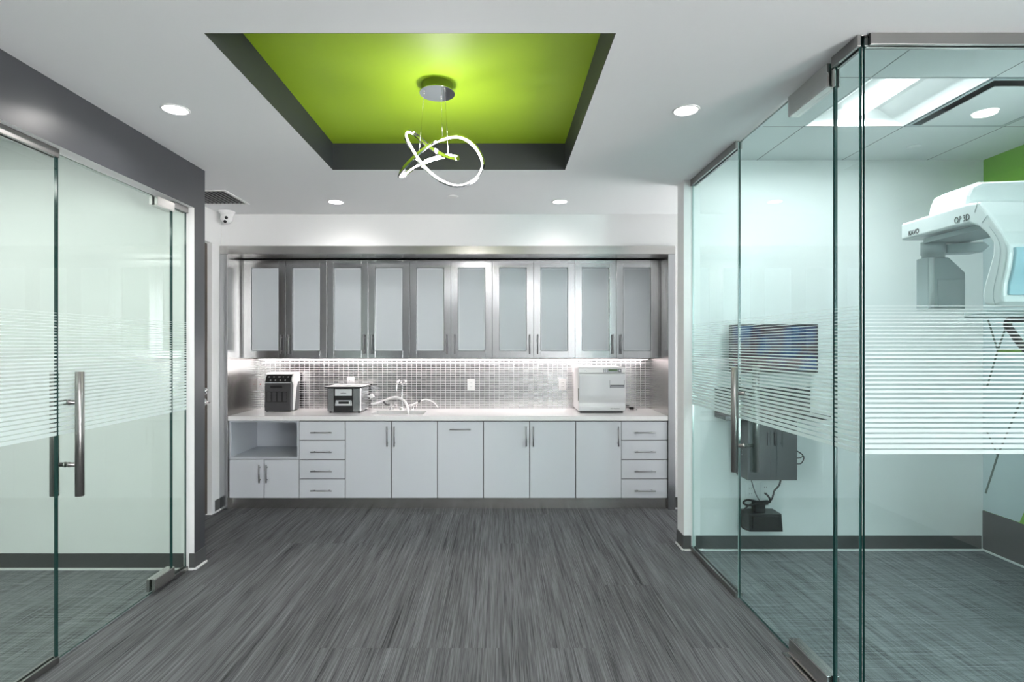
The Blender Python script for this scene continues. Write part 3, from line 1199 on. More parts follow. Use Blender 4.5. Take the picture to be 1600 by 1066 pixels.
for k, wd in enumerate((.012, .012, .022, .008, .010)):
    q = Vector((x0 + .034 + k * .046, DY + .031, 1.1655))
    bm = B(); box(bm, q.x, q.x + wd, q.y - .006, q.y + .002, q.z + .001, q.z + .0065)
    obj('printed_symbol', bm, M['white_pl'], cp)
bm = B(); box(bm, x0 + .06, x1 - .085, DY + .001, DY + .012, 1.062, 1.090, r=.002)
obj('display', bm, M['black'], t)
bm = B(); box(bm, x0 + .022, x1 - .038, DY - .0025, DY + .012, .928, 1.032, r=.004)
wn_ = obj('window', bm, M['black'], t)
for k in range(4):
    xq = x0 + .032 + k * .0505
    bm = B()
    poly = []
    for q in range(3):
        zq = .936 + q * .030
        poly += [(xq + .030, zq), (xq + .034, zq + .006), (xq + .034, zq + .022), (xq + .028, zq + .029)]
    poly += [(xq + .004, 1.025), (xq, 1.02), (xq, .94), (xq + .004, .936)]
    prism(bm, poly, 'y', DY - .0045, DY - .0026)
    obj('cassette', bm, M['dark_grey'], wn_)
bm = B(); box(bm, x0 + .008, x1 - .008, DY - .001, DY + .006, 1.1105, 1.1165)
obj('trim_strip', bm, M['silver'], t)
for xx in (x0 + .02, x1 - .02):
    for yy in (DY + .025, 5.46):
        bm = B(); cyl(bm, (xx, yy, CT1), (xx, yy, CT1 + .0085), .01, n=12)
        obj('foot', bm, M['rubber'], t)

# lidded bath
DY = 5.165
x0, x1 = (511 - CX) / F_ * DY, (564.2 - CX) / F_ * DY
t = thing('ultrasonic_cleaner', 'steel bath cleaner with black front panel and flat overhanging lid left of the sink', 'cleaner', ((x0 + x1) / 2, 5.32, CT1))
bm = B(); box(bm, x0, x1, DY, 5.475, CT1 + .012, 1.074, r=.008)
obj('body', bm, M['steel_v'], t)
ca, cb = x0 + .063, x1 - .072
bm = B(); box(bm, ca, cb, DY - .005, DY + .005, CT1 + .012, 1.07, r=.003)
fp = obj('front_panel', bm, M['black'], t)
bm = B(); box(bm, ca + .014, cb - .014, DY - .0068, DY - .0052, 1.000, 1.062, r=.0006, seg=1)
lp = obj('name_plate', bm, M['label_grey'], fp)
bm = B()
mx_ = (ca + cb) / 2
box(bm, mx_ - .026, mx_ + .026, DY - .0075, DY - .0069, 1.0235, 1.0275)
tube(bm, [(mx_ - .006, DY - .0072, 1.032), (mx_, DY - .0072, 1.038), (mx_ + .006, DY - .0072, 1.032)], .0008, 6)
obj('emblem', bm, M['ink'], lp)
bm = B(); prism(bm, [(ca + .016, .908), (cb - .012, .908), (cb - .016, .957), (ca + .022, .957)], 'y', DY - .010, DY - .0052)
dp = obj('display_panel', bm, M['silver'], fp)
bm = B(); box(bm, ca + .047, cb - .04, DY - .0108, DY - .0101, .925, .949)
obj('display', bm, M['smoke'], dp)
for xq in (ca + .032, cb - .026):
    for zq in (.925, .943):
        bm = B(); lathe(bm, [(0, 0), (.005, 0), (.005, .0012), (0, .0012)], (xq, DY - .0101, zq), (0, -1, 0), 12)
        obj('button', bm, M['grey_panel'], dp)
bm = B(); box(bm, x0 - .022, x1 + .013, DY - .02, 5.495, 1.075, 1.086, r=.002)
paint(bm, lambda n, c_: n.z > .7, 1)
ld = obj('lid', bm, [M['black'], M['white_pl']], t)
bm = B(); box(bm, x0 + .03, x1 - .03, 5.27, 5.29, 1.0865, 1.092, r=.002)
obj('lid_ridge', bm, M['white_pl'], ld)
for xx in (x0 + .025, x1 - .025):
    for yy in (DY + .025, 5.45):
        bm = B(); cyl(bm, (xx, yy, CT1), (xx, yy, CT1 + .0125), .011, n=12)
        obj('foot', bm, M['rubber'], t)
bm = B()
p = at(577.5, 619.5, 5.40)
prism(bm, [(p.x + .004, p.z - .026), (p.x + .045, p.z - .006), (p.x + .022, p.z + .026), (p.x + .004, p.z + .026)], 'y', 5.39, 5.44, r=.004)
cyl(bm, (p.x - .03, 5.415, p.z), (p.x + .006, 5.415, p.z), .007, n=12)
obj('drain_valve', bm, M['white_pl'], t)

# white sterilizer
DY = 5.14
x0, x1 = (903.8 - CX) / F_ * DY, (978 - CX) / F_ * DY
t = thing('autoclave', 'large white table sterilizer with rounded silver door at the right end of the counter', 'sterilizer', ((x0 + x1) / 2, 5.31, CT1))
bm = B(); box(bm, x0, x1, DY + .024, 5.50, CT1 + .014, 1.268, r=.018, seg=3)
obj('body', bm, M['white_pl'], t)
zl = 1.268 - .050
bm = B()
prism(bm, [(DY + .002, zl), (DY + .012, 1.256), (DY + .03, 1.270), (DY + .06, 1.270), (DY + .06, zl)], 'x', x0 + .002, x1 - .002, r=.004)
tp = obj('top_panel', bm, M['white_pl'], t)
# door: long shallow wave along the bottom
prof = [(DY + .022, CT1 + .02), (DY + .004, CT1 + .024), (DY + .002, .90), (DY + .012, .925), (DY + .013, .94), (DY + .002, .965), (DY - .006, .995), (DY - .006, 1.05), (DY - .003, 1.13), (DY, zl - .018), (DY + .006, zl - .008), (DY + .022, zl - .008)]
bm = B()
sm_ = smooth_path([(0, a, b_) for a, b_ in prof[1:10]], 5)
outl = [(DY + .022, CT1 + .02)] + [(v.y, v.z) for v in sm_] + prof[10:]
prism(bm, outl, 'x', x0 + .008, x1 - .004, r=.003)
dr = obj('door', bm, M['silver'], t)
for pl in dr.data.polygons:
    if abs(pl.normal.x) < .5: pl.use_smooth = True
hx0, hx1 = x0 + (951 - 903.8) / F_ * DY + .012, x0 + (975 - 903.8) / F_ * DY
bm = B()
box(bm, hx0, hx1, DY - .012, DY + .004, 1.078, 1.098, r=.003)
box(bm, hx0 - .003, hx0, DY - .007, DY + .004, 1.078, 1.148); box(bm, hx1, hx1 + .003, DY - .007, DY + .004, 1.078, 1.148)
obj('door_handle', bm, M['grey_panel'], dr)
bm = B(); box(bm, hx0 + .001, hx1 - .001, DY - .0125, DY - .0118, 1.094, 1.105)
obj('handle_slot', bm, M['dark_key'], dr)
sl = (Vector((0, .010, 1.256 - zl))).normalized()
def on_slope(h):   # point on the sloped top panel
    k = h / (1.256 - zl)
    return DY + .002 + .010 * k - .0006, zl + h
bm = B()
def slope_plate(bm, xa, xb, h0, h1, th):
    y0_, z0_ = on_slope(h0); y1_, z1_ = on_slope(h1)
    prism(bm, [(y0_ - th, z0_), (y1_ - th, z1_), (y1_ + .002, z1_), (y0_ + .002, z0_)], 'x', xa, xb)
kx = x0 + (942.8 - 903.8) / F_ * DY
slope_plate(bm, kx, kx + .17, .003, .036, .001)
kp = obj('keypad', bm, M['grey_panel'], tp)
bm = B(); slope_plate(bm, kx + .048, kx + .132, .017, .031, .0018)
obj('lcd', bm, M['lcd'], kp)
bm = B(); slope_plate(bm, kx + .140, kx + .167, .004, .035, .0018)
obj('menu_keys', bm, M['dark_key'], kp)
for q in (.008, .024):
    for r_ in (.006, .021):
        bm = B(); slope_plate(bm, kx + q, kx + q + .010, r_, r_ + .009, .0018)
        obj('key', bm, M['label_grey'], kp)
bm = B(); slope_plate(bm, kx + .146, kx + .160, .012, .028, .0026)
obj('key', bm, M['label_grey'], kp)
y_, z_ = on_slope(.012)
bm = B(); tube(bm, [(x0 + .055, y_ - .001, z_), (x0 + .066, y_ + .0005, z_ + .007), (x0 + .077, y_ - .001, z_)], .0012, 6)
obj('emblem', bm, M['grey_panel'], tp)
bm = text_bm('M11 UltraClave', .0135, (hx0 + .006, DY + .0012, CT1 + .040), (1, 0, 0), (0, 0, 1), .0012)
obj('lettering', bm, M['ink'], dr)
bm = B(); box(bm, x0 - .002, x0 + .002, DY + .012, DY + .018, .955, 1.07)
obj('hinge_slot', bm, M['ink'], t)
bm = B()
lathe(bm, [(0, 0), (.014, 0), (.014, .012), (.010, .02), (0, .022)], (x1 - .001, 5.25, 1.055), (1, 0, 0), 18)
tube(bm, [(x1 + .006, 5.25, 1.04), (x1 + .012, 5.26, .96), (x1 + .007, 5.27, .87)], .006, 8)
obj('drain_tube', bm, M['white_pl'], t)
bm = B(); box(bm, x0 + .02, x1 - .02, DY + .03, 5.48, CT1, CT1 + .0145)
obj('base', bm, M['black'], t)
bm = B()
cz = CT1 + .0065
tube(bm, [at(979.5, 640, 5.40) * 1, at(985, 642.5, 5.36), at(991, 642.6, 5.35), at(995, 640.2, 5.38), at(993.5, 637.2, 5.43), at(989.5, 636.2, 5.45)], .0045, 10)
for v in bm.verts: pass
pc = thing('power_cord', 'short black power cord with plug right of the white sterilizer', 'cord', at(988, 640, 5.40))
minz = min(v.co.z for v in bm.verts)
# settle it on the counter
for v in bm.verts: v.co.z = cz + (v.co.z - cz) * .12
cord_o = obj('cord', bm, M['rubber'], pc)
bm = B()
q = at(987, 636.4, 5.45)
box(bm, q.x - .022, q.x + .02, q.y - .013, q.y + .013, CT1 + .0005, CT1 + .026, r=.006)
cyl(bm, (q.x - .03, q.y - .004, CT1 + .012), (q.x - .02, q.y - .004, CT1 + .012), .003, n=8)
obj('plug', bm, M['rubber'], pc)

# ------------------------------------------------------------------ ceiling fittings
GD = 'recessed downlights in the hall ceiling'


def downlight(x, y, z, label, r=.056, power=3.2):
    t = thing('recessed_downlight', label, 'downlight', (x, y, z - .006), GD)
    bm = B(); lathe(bm, [(r, 0), (r + .012, 0), (r + .010, -.004), (r + .002, -.005), (r, 0)], (x, y, z))
    obj('trim_ring', bm, M['white_pl'], t)
    bm = B(); lathe(bm, [(0, -.004), (r * .6, -.004), (r, -.001), (r, -.0005), (0, -.0005)], (x, y, z))
    obj('lens', bm, M['lamp'], t)
    la = bpy.data.lights.new('downlight_beam', 'AREA')
    la.shape = 'DISK'; la.size = r * 1.8; la.energy = power; la.color = (1, .97, .94); la.spread = math.radians(150)
    lo = bpy.data.objects.new('downlight_beam', la); COL.objects.link(lo)
    lo.parent = t
    lo.location = (0, 0, -.006)
    return t


downlight(-1.63, 2.77, ZH, 'glowing recessed downlight between the green recess and the slate wall')
downlight(.944, 2.78, ZH, 'glowing recessed downlight between the green recess and the right glass front')
downlight(-1.348, 4.54, ZH, 'glowing recessed downlight above the left half of the steel cabinets', power=1.3)
downlight(.50, 4.53, ZH, 'glowing recessed downlight above the right half of the steel cabinets', power=1.3)
downlight(2.47, 1.41, ZH, 'recessed downlight mirrored in the front glass of the right room')

p = at(708, 308, 4.37)
bm = B(); lathe(bm, [(0, -.007), (.036, -.007), (.042, -.003), (.042, 0), (0, 0)], (p.x, p.y, ZH - .0005))
tag(obj('ceiling_sprinkler_cover', bm, M['white_pl']), 'flat white sprinkler cover on the ceiling behind the pendant lamp', 'sprinkler', 'flat sprinkler covers')
p = at(1428, 231, 3.68)
bm = B(); lathe(bm, [(0, -.007), (.036, -.007), (.042, -.003), (.042, 0), (0, 0)], (p.x, p.y, 2.7995))
tag(obj('ceiling_sprinkler_cover', bm, M['white_pl']), 'flat white sprinkler cover on the tiled ceiling inside the right room', 'sprinkler', 'flat sprinkler covers')

# air grille
t = thing('ceiling_vent', 'white framed ceiling vent with dark slats beside the slate wall corner', 'vent', (-2.28, 4.40, ZH - .01))
vx0, vx1, vy0, vy1 = -2.49, -2.085, 4.19, 4.60
bm = B()
for a in ((vx0, vx1, vy0, vy0 + .022), (vx0, vx1, vy1 - .022, vy1), (vx0, vx0 + .022, vy0 + .022, vy1 - .022), (vx1 - .022, vx1, vy0 + .022, vy1 - .022)):
    box(bm, a[0], a[1], a[2], a[3], ZH - .008, ZH - .0005, r=.002, seg=1)
obj('frame', bm, M['white_pl'], t)
bm = B(); box(bm, vx0 + .02, vx1 - .02, vy0 + .02, vy1 - .02, ZH - .0015, ZH - .0005)
obj('backing', bm, M['vent_dark'], t)
bm = B()
for k in range(11):
    xx = vx0 + .035 + k * .034
    box(bm, xx, xx + .004, vy0 + .022, vy1 - .022, ZH - .008, ZH - .0017)
obj('slats', bm, M['vent_slat'], t)

# security camera
p = Vector((-2.405, 4.86, ZH))
t = thing('ceiling_security_camera', 'white turret security camera in the ceiling corner above the steel frame', 'camera', p)
bm = B(); lathe(bm, [(0, -.0005), (.068, -.0005), (.068, -.012), (.058, -.020), (.046, -.045), (.040, -.05), (0, -.05)], p, n=36)
obj('base', bm, M['white_pl'], t)
q = p + Vector((.004, -.012, -.062))
bm = B(); bmesh.ops.create_uvsphere(bm, u_segments=28, v_segments=16, radius=.050, matrix=Matrix.Translation(q))
for f_ in bm.faces: f_.smooth = True
bl = obj('ball', bm, M['white_pl'], t)
look = Vector((.25, -.86, -.45)).normalized()
sd = look.cross(Vector((0, 0, 1))).normalized()
upv = sd.cross(look)
for k in (1, -1):
    bm = B(); c0 = q + look * .0435 + upv * (.017 * k) - sd * (.006 * k)
    lathe(bm, [(0, .0), (.0135, 0), (.0135, .006), (.009, .0075), (0, .006)], c0, look, 20)
    obj('lens', bm, M['black'], bl)

# pendant lamp
pc_ = Vector((-.324, 2.88, CZT))
t = thing('pendant_lamp', 'looping LED ribbon pendant with chrome band hanging from the green recess', 'lamp', pc_)
bm = B(); lathe(bm, [(0, -.001), (.082, -.001), (.082, -.044), (.092, -.046), (.092, -.050), (0, -.050)], pc_, n=40)
cn = obj('canopy', bm, M['chrome'], t)
for pl in cn.data.polygons:
    if abs(pl.normal.z) > .7: pl.use_smooth = False
# control points: px, py, extra depth, facing of the light (x, y toward viewer = -1, z)
D0 = 2.88
K = [(690, 219, .02, (.1, -.25, -1)), (716, 214.5, -.02, (-.2, -.35, -1)), (740, 228, -.05, (-.8, -.45, -.5)), (753.5, 255, -.07, (-1, -.5, 0)),
     (744, 278, -.09, (-.8, -.5, .6)), (718, 290, -.10, (-.1, -.5, 1)), (690, 282, -.10, (.3, -.7, .7)), (665, 262, -.09, (.5, -1, .4)),
     (646, 236, -.07, (.6, -1, .2)), (634.5, 212, -.03, (.8, -.8, -.1)), (639, 206.5, .03, (.6, .5, -.5)), (652, 214, .05, (0, 1, -.6)),
     (672, 231, .02, (0, 1, -.5)), (695, 245, -.02, (0, 1, -.4)), (711, 249.5, -.02, (-.5, .6, -.3)), (714.5, 246, .03, (-1, 0, -.2)),
     (698, 244, .07, (-.2, -1, -.3)), (672, 250, .06, (0, -1, -.3)), (647, 262, .03, (.1, -1, -.3)), (630, 275, -.01, (.4, -.9, -.3)),
     (625, 274, -.05, (.8, .2, -.3)), (634, 261, -.07, (.4, 1, -.5)), (652, 243, -.07, (.3, 1, -.6)), (671, 228, -.04, (.2, .6, -.9))]
cpts = [at(k[0], k[1], D0 + k[2]) for k in K]
P = smooth_path(cpts, 8, True)
NN = smooth_path([Vector(k[3]).normalized() for k in K], 8, True)
def ribbon(bm, w0, n0, n1):
    rings = []
    m = len(P)
    for i in range(m):
        T = (P[(i + 1) % m] - P[i - 1]).normalized()
        n_ = NN[i] - T * NN[i].dot(T)
        n_ = n_.normalized() if n_.length > 1e-4 else T.orthogonal().normalized()
        b_ = T.cross(n_)
        rings.append([bm.verts.new(P[i] + b_ * (sx * w0 / 2) + n_ * h_) for sx, h_ in ((-1, n0), (1, n0), (1, n1), (-1, n1))])
    for i in range(m):
        A, C_ = rings[i], rings[(i + 1) % m]
        for k in range(4):
            bm.faces.new((A[k], A[(k + 1) % 4], C_[(k + 1) % 4], C_[k]))
bm = B(); ribbon(bm, .019, -.009, 0)
obj('chrome_band', bm, M['chrome'], t)
bm = B(); ribbon(bm, .0075, .0004, .004)
obj('led_strip', bm, M['led'], t)
for (ax, ay, ad, bx2, by2, bd) in ((662.5, 147, -.01, 655, 236, -.06), (689.5, 137, .05, 691.5, 218, .02), (695, 153, -.04, 700.5, 243, -.02)):
    a = at(ax, ay, D0 + ad); a.z = CZT - .05
    b_ = at(bx2, by2, D0 + bd)
    bm = B(); cyl(bm, a, b_, .0011, n=8); cyl(bm, a + Vector((0, 0, -.008)), a, .005, n=12)
    obj('suspension_wire', bm, M['chrome'], t)

la = bpy.data.lights.new('pendant_glow', 'POINT')
la.energy = 6.5; la.shadow_soft_size = .05; la.color = (1, .96, .93)
lo = bpy.data.objects.new('pendant_glow', la); COL.objects.link(lo)
lo.parent = t
lo.location = (.02, 0, -.36)

# ------------------------------------------------------------------ right-hand room
# recessed light
t = thing('recessed_troffer', 'square recessed ceiling light with glowing tube lens in the right room', 'light', (TX0 + TP / 2, TY0 + TP / 2, 2.80))
a0, a1, b0, b1 = TX0 + .012, TX0 + TP - .012, TY0 + .012, TY0 + TP - .012
bm = B()
mid_ = (a0 + a1) / 2
prism(bm, [(a0, 2.798), (a0, 2.80), (a0 + .15, 2.90), (a1 - .15, 2.90), (a1, 2.80), (a1, 2.798), (a1 + .008, 2.798), (a1 + .008, 2.92), (a0 - .008, 2.92), (a0 - .008, 2.798)], 'y', b0, b1)
box(bm, a0 - .008, a1 + .008, b0 - .006, b0, 2.798, 2.92); box(bm, a0 - .008, a1 + .008, b1, b1 + .006, 2.798, 2.92)
obj('housing', bm, M['white_pl'], t)
bm = B()
arc = [(mid_ + .075 * math.cos(a_ / 12 * PI), 2.899 - .05 * math.sin(a_ / 12 * PI)) for a_ in range(13)]
prism(bm, arc, 'y', b0 + .004, b1 - .004)
obj('lens', bm, M['troffer'], t)
# plaque air diffuser next to it
t = thing('air_diffuser', 'square plaque air diffuser beside the recessed light in the right room ceiling', 'diffuser', (TX0 + 1.5 * TP, TY0 + TP / 2, 2.80))
a0 = TX0 + TP + .006; a1 = TX0 + 2 * TP - .006; b0 = TY0 + .006; b1 = TY0 + TP - .006
bm = B()
grid_slab(bm, [a0, a0 + .02, a1 - .02, a1], [b0, b0 + .02, b1 - .02, b1], 2.796, 2.801, lambda x, y: a0 + .02 < x < a1 - .02 and b0 + .02 < y < b1 - .02)
for (q0, q1, r0, r1) in ((a0, a0 + .006, b0, b1), (a1 - .006, a1, b0, b1), (a0, a1, b0, b0 + .006), (a0, a1, b1 - .006, b1)):
    box(bm, q0, q1, r0, r1, 2.80, 2.90)
box(bm, a0, a1, b0, b1, 2.90, 2.91)
obj('pan', bm, M['machine_grey'], t)
bm = B(); lathe(bm, [(0, 0), (.29, 0), (.285, .012), (0, .012)], ((a0 + a1) / 2, (b0 + b1) / 2, 2.886), n=48)
obj('neck', bm, M['vent_dark'], t)
bm = B(); box(bm, a0 + .075, a1 - .035, b0 + .08, b1 - .03, 2.792, 2.797, r=.0015)
obj('plaque', bm, M['tile_plain'], t)

# wall mural strips on the green wall
bm = B(); box(bm, XR - .004, XR - .0005, YF + .1, YRB - .001, .288, 2.46)
mu = tag(obj('wall_graphic', bm, M['mural']), 'pale wall graphic with angular lines below the green wall band', 'graphic')
def wl(px, py):
    d_ = F_ * XR / (px - CX)
    return d_, HC - (py - CY) / F_ * d_
bm = B()
def mline(bm, a, b_, w=.007):
    a, b_ = Vector(a), Vector(b_)
    dd = (b_ - a).normalized(); nn = Vector((-dd.y, dd.x)) * w
    prism(bm, [tuple(a + nn), tuple(b_ + nn), tuple(b_ - nn), tuple(a - nn)], 'x', XR - .0056, XR - .0042)
for a, b_ in (((1545, 500), (1560, 548)), ((1574, 508), (1560, 548)), ((1560, 548), (1543, 606)), ((1542, 672), (1560, 712)), ((1602, 612), (1560, 712)), ((1560, 712), (1541, 771))):
    bm = B(); mline(bm, wl(*a), wl(*b_))
    obj('angular_line', bm, M['mural_line'], mu)
bm = B(); mline(bm, wl(1560, 548), wl(1640, 549.5), .009)
obj('green_line', bm, M['mural_green'], mu)
bm = B()
prism(bm, [wl(1590, 826), wl(1603, 797), wl(1640, 797), wl(1640, 826)], 'x', XR - .0056, XR - .0042)
obj('green_patch', bm, M['green_wall'], mu)

# monitor
t = thing('wall_mounted_monitor', 'black flat monitor with blue picture on the right room back wall', 'monitor', (1.94, 3.87, 1.27))
MX0, MX1, MZ0, MZ1, MD = (1142.8 - CX) / F_ * 3.86, (1278.6 - CX) / F_ * 3.86, HC - (582.7 - CY) / F_ * 3.86, HC - (507 - CY) / F_ * 3.86, 3.86
bm = B(); box(bm, MX0, MX1, MD, MD + .045, MZ0, MZ1, r=.004)
obj('casing', bm, M['black'], t)
bm = B(); box(bm, MX0 + .012, MX1 - .012, MD - .0015, MD - .0002, MZ0 + .016, MZ1 - .012)
obj('screen', bm, M['screen'], t)
bm = B(); box(bm, 1.86, 2.02, MD + .046, YRB - .001, 1.34, 1.52)
obj('wall_bracket', bm, M['black'], t)

# fold-down work desk with its cabinet
t = thing('wall_workstation', 'charcoal wall-mounted computer cabinet with shelf under the monitor', 'cabinet', (1.87, 3.86, .55))
fx0, fx1 = (1168 - CX) / F_ * 3.77, (1245 - CX) / F_ * 3.77
zb = HC - (751 - CY) / F_ * 3.77
bm = B(); box(bm, fx0, fx1, 3.772, YRB - .001, zb, .955, r=.002)
obj('body', bm, M['cabinet_dark'], t)
xm = (1203.5 - CX) / F_ * 3.77
for (a, b_) in ((fx0, xm), (xm, fx1)):
    bm = B(); box(bm, a + .001, b_ - .001, 3.766, 3.7715, zb + .002, .953)
    dd = obj('door', bm, M['cabinet_dark'], t)
    hx = b_ - .016 if a == fx0 else a + .030
    bm = B(); box(bm, hx - .008, hx + .008, 3.757, 3.7658, .785, .875, r=.002)
    obj('handle', bm, M['black'], dd)
bm = B()
p0 = (fx0 - .0006, 3.86, .72)
lathe(bm, [(.016, 0), (.018, 0), (.018, .0008), (.016, .0008), (.016, 0)], p0, (-1, 0, 0), 24)
obj('round_emblem', bm, M['label_grey'], t)
bm = B(); box(bm, 1.545, 2.27, 3.762, YRB - .001, .957, .985, r=.003)
obj('shelf', bm, M['cabinet_dark'], t)
bm = B(); box(bm, 1.545, 2.22, 3.925, YRB - .001, .986, 1.17, r=.003)
obj('back_panel', bm, M['cabinet_dark'], t)
t = thing('keyboard', 'black keyboard lying on the charcoal wall shelf under the monitor', 'keyboard', (1.93, 3.84, .986))
bm = B(); box(bm, 1.72, 2.14, 3.775, 3.915, .9855, 1.003, r=.003)
obj('body', bm, M['black'], t)
bm = B()
for r_ in range(5):
    for k in range(14):
        box(bm, 1.73 + k * .0288, 1.73 + k * .0288 + .024, 3.783 + r_ * .025, 3.783 + r_ * .025 + .020, 1.0032, 1.008)
obj('keys', bm, M['dark_grey'], t)

# battery backup with cables
t = thing('wall_mounted_battery_backup', 'black power backup box with coiled cable mounted low on the right room wall', 'power unit', (1.85, 3.87, .175))
ux_0, ux_1 = (1171.5 - CX) / F_ * 3.81, (1223 - CX) / F_ * 3.81
bm = B()
prism(bm, [(ux_0, .178), (ux_1 + .004, .178), (ux_1 - .006, .300), (ux_0 - .004, .300)], 'y', 3.812, YRB - .001, r=.004)
obj('body', bm, M['black'], t)
bm = B(); box(bm, ux_0 + .02, ux_1 - .03, 3.80, 3.8115, .20, .285, r=.003)
obj('front_panel', bm, M['rubber'], t)
bm = B(); box(bm, 1.785, 1.86, 3.84, 3.90, .3005, .365, r=.006)
obj('plug_block', bm, M['rubber'], t)
bm = B()
def ap(px, py, d_=3.83): return at(px, py, d_)
tube(bm, [ap(1200, 783), ap(1185, 784), ap(1168, 781.5), ap(1161.5, 786), ap(1170, 790), ap(1188, 787), ap(1202, 785), ap(1203, 780), ap(1199, 774), ap(1195, 771)], .007, 8)
tube(bm, [ap(1200, 788), ap(1186, 789), ap(1172, 789), ap(1160, 800, 3.81), ap(1157, 815, 3.80), ap(1160, 824, 3.81), ap(1168, 828, 3.83)], .006, 8)
tube(bm, [ap(1190, 788), ap(1204, 782), ap(1208, 774), ap(1210, 767), ap(1217, 759), ap(1219.5, 751, 3.86)], .006, 8)
tube(bm, [ap(1187, 783), ap(1180, 770, 3.9), ap(1174, 751, 3.9)], .003, 8)
obj('cable', bm, M['rubber'], t)
outlet('wall_outlet', 1172, 767, YRB, 'white outlet under the charcoal cabinet, left of a plugged one', group='wall outlets in the side rooms')
outlet('wall_outlet', 1195, 766, YRB, 'white outlet under the charcoal cabinet with black plug', group='wall outlets in the side rooms')
bm = B()
tube(bm, [ap(1245.5, 705, 3.88), ap(1253, 710, 3.88), ap(1256, 716, 3.88), ap(1252, 724, 3.88), ap(1245.5, 725, 3.88)], .004, 8)
tube(bm, [ap(1245.5, 716, 3.90), ap(1252, 715, 3.90), ap(1254, 711, 3.90), ap(1248, 707, 3.90)], .003, 8)
tag(obj('loose_cable', bm, M['rubber']), 'black cable loop sticking out right of the charcoal wall cabinet', 'cable')

# dental scanner: rotating arm runs away from the viewer
t = thing('dental_scanner', 'white dental x-ray scanner with hanging sensor head behind the front glass', 'scanner', (3.1, 2.75, 0))
AXF = 2.28
bm = B()
outer = [(3.125, 2.148), (3.117, 2.158), (2.68, 2.160), (2.614, 2.147), (2.56, 2.075), (2.50, 1.985), (2.468, 1.92), (2.462, 1.88), (2.47, 1.82), (2.49, 1.75), (2.495, 1.69), (2.49, 1.665), (2.515, 1.647), (2.545, 1.645)]
inner = [(2.59, 1.66), (2.602, 1.70), (2.590, 1.755), (2.568, 1.82), (2.547, 1.885), (2.545, 1.94), (2.58, 1.992), (2.625, 2.035), (2.67, 2.055), (2.75, 2.058), (3.118, 2.062), (3.125, 2.07)]
prism(bm, outer + inner, 'x', AXF, AXF + .36, r=.018, seg=3)
arm = obj('rotating_arm', bm, M['machine_white'], t)
bm = text_bm('KAVO', .036, (AXF - .0008, 3.066, 2.079), (0, -1, 0), (0, 0, 1), .0006, .0008, .78)
obj('lettering', bm, M['ink'], arm)
bm = text_bm('OP 3D', .045, (AXF - .0008, 2.757, 2.076), (0, -1, 0), (0, 0, 1), .0006, 0, .70)
obj('lettering', bm, M['ink'], arm)
bm = B()
for (a, b_) in (((2.622, 2.150), (2.640, 2.105)), ((2.60, 2.045), (2.57, 2.075))):
    a, b_ = Vector(a), Vector(b_)
    nn = Vector((-(b_ - a).y, (b_ - a).x)).normalized() * .0012
    prism(bm, [tuple(a + nn), tuple(b_ + nn), tuple(b_ - nn), tuple(a - nn)], 'x', AXF - .001, AXF + .001)
sp_ = smooth_path([(0, 2.56, 2.02), (0, 2.515, 1.95), (0, 2.505, 1.89), (0, 2.515, 1.82), (0, 2.535, 1.74), (0, 2.54, 1.69), (0, 2.53, 1.655)], 5)
for a, b_ in zip(sp_, sp_[1:]):
    a, b_ = Vector((a.y, a.z)), Vector((b_.y, b_.z))
    nn = Vector((-(b_ - a).y, (b_ - a).x)).normalized() * .001
    prism(bm, [tuple(a + nn), tuple(b_ + nn), tuple(b_ - nn), tuple(a - nn)], 'x', AXF - .001, AXF + .001)
obj('seam', bm, M['machine_grey'], arm)
# pale blue insert on the near face
bm = B()
ins = smooth_path([(0, 2.452, 1.905), (0, 2.448, 1.87), (0, 2.458, 1.81), (0, 2.478, 1.74), (0, 2.482, 1.695)], 4)
poly = [(v.y, v.z) for v in ins] + [(v.y + .03, v.z) for v in reversed(ins)]
prism(bm, poly, 'x', AXF + .022, AXF + .34, r=.006)
obj('blue_insert', bm, M['machine_blue'], arm)
bm = B(); prism(bm, [(2.335, 2.66), (2.335, 3.03), (2.352, 3.04), (2.55, 3.04), (2.56, 3.03), (2.56, 2.66)], 'z', 2.030, 2.056)
obj('arm_underside', bm, M['machine_grey'], arm)
# carriage on top
bm = B()
prism(bm, [(2.322, 2.165), (2.33, 2.215), (2.352, 2.262), (2.40, 2.285), (2.62, 2.293), (3.05, 2.293), (3.05, 2.165)], 'y', 2.735, 2.99, r=.025, seg=3)
obj('carriage', bm, M['machine_white'], t)
bm = B(); box(bm, 2.37, 3.04, 2.76, 2.97, 2.158, 2.2)
obj('carriage_neck', bm, M['machine_grey'], t)
# sensor head
sy0, sy1 = 3.0, 3.09
sx0 = (1450.5 - CX) / F_ * sy0; sx1 = (1509 - CX) / F_ * sy0
zt_, zb_ = HC + (CY - 402) / F_ * sy0, HC + (CY - 483) / F_ * sy0
bm = B()
prism(bm, [(sx0, zt_), (sx0 + .115, zt_), (sx1, zt_ - .082), (sx1, zb_), (sx0, zb_)], 'y', sy0, sy1, r=.008)
sh = obj('sensor_head', bm, M['machine_grey'], t)
bm = B(); box(bm, sx0 + .05, sx1 - .006, sy0 - .003, sy0 + .002, zb_ + .008, zt_ - .12, r=.001)
obj('sensor_window', bm, M['machine_grey'], sh)
bm = B(); cyl(bm, (sx0 + .02, sy0 + .012, zb_ + .003), (sx0 + .02, sy0 + .012, zt_ - .003), .019, n=20)
obj('sensor_edge', bm, M['machine_white'], sh)
bm = B()
lathe(bm, [(0, 0), (.052, 0), (.052, .022), (.057, .022), (.057, .09), (0, .09)], ((sx0 + .062), 3.045, zt_ + .001), n=28)
obj('sensor_neck', bm, M['machine_grey'], sh)
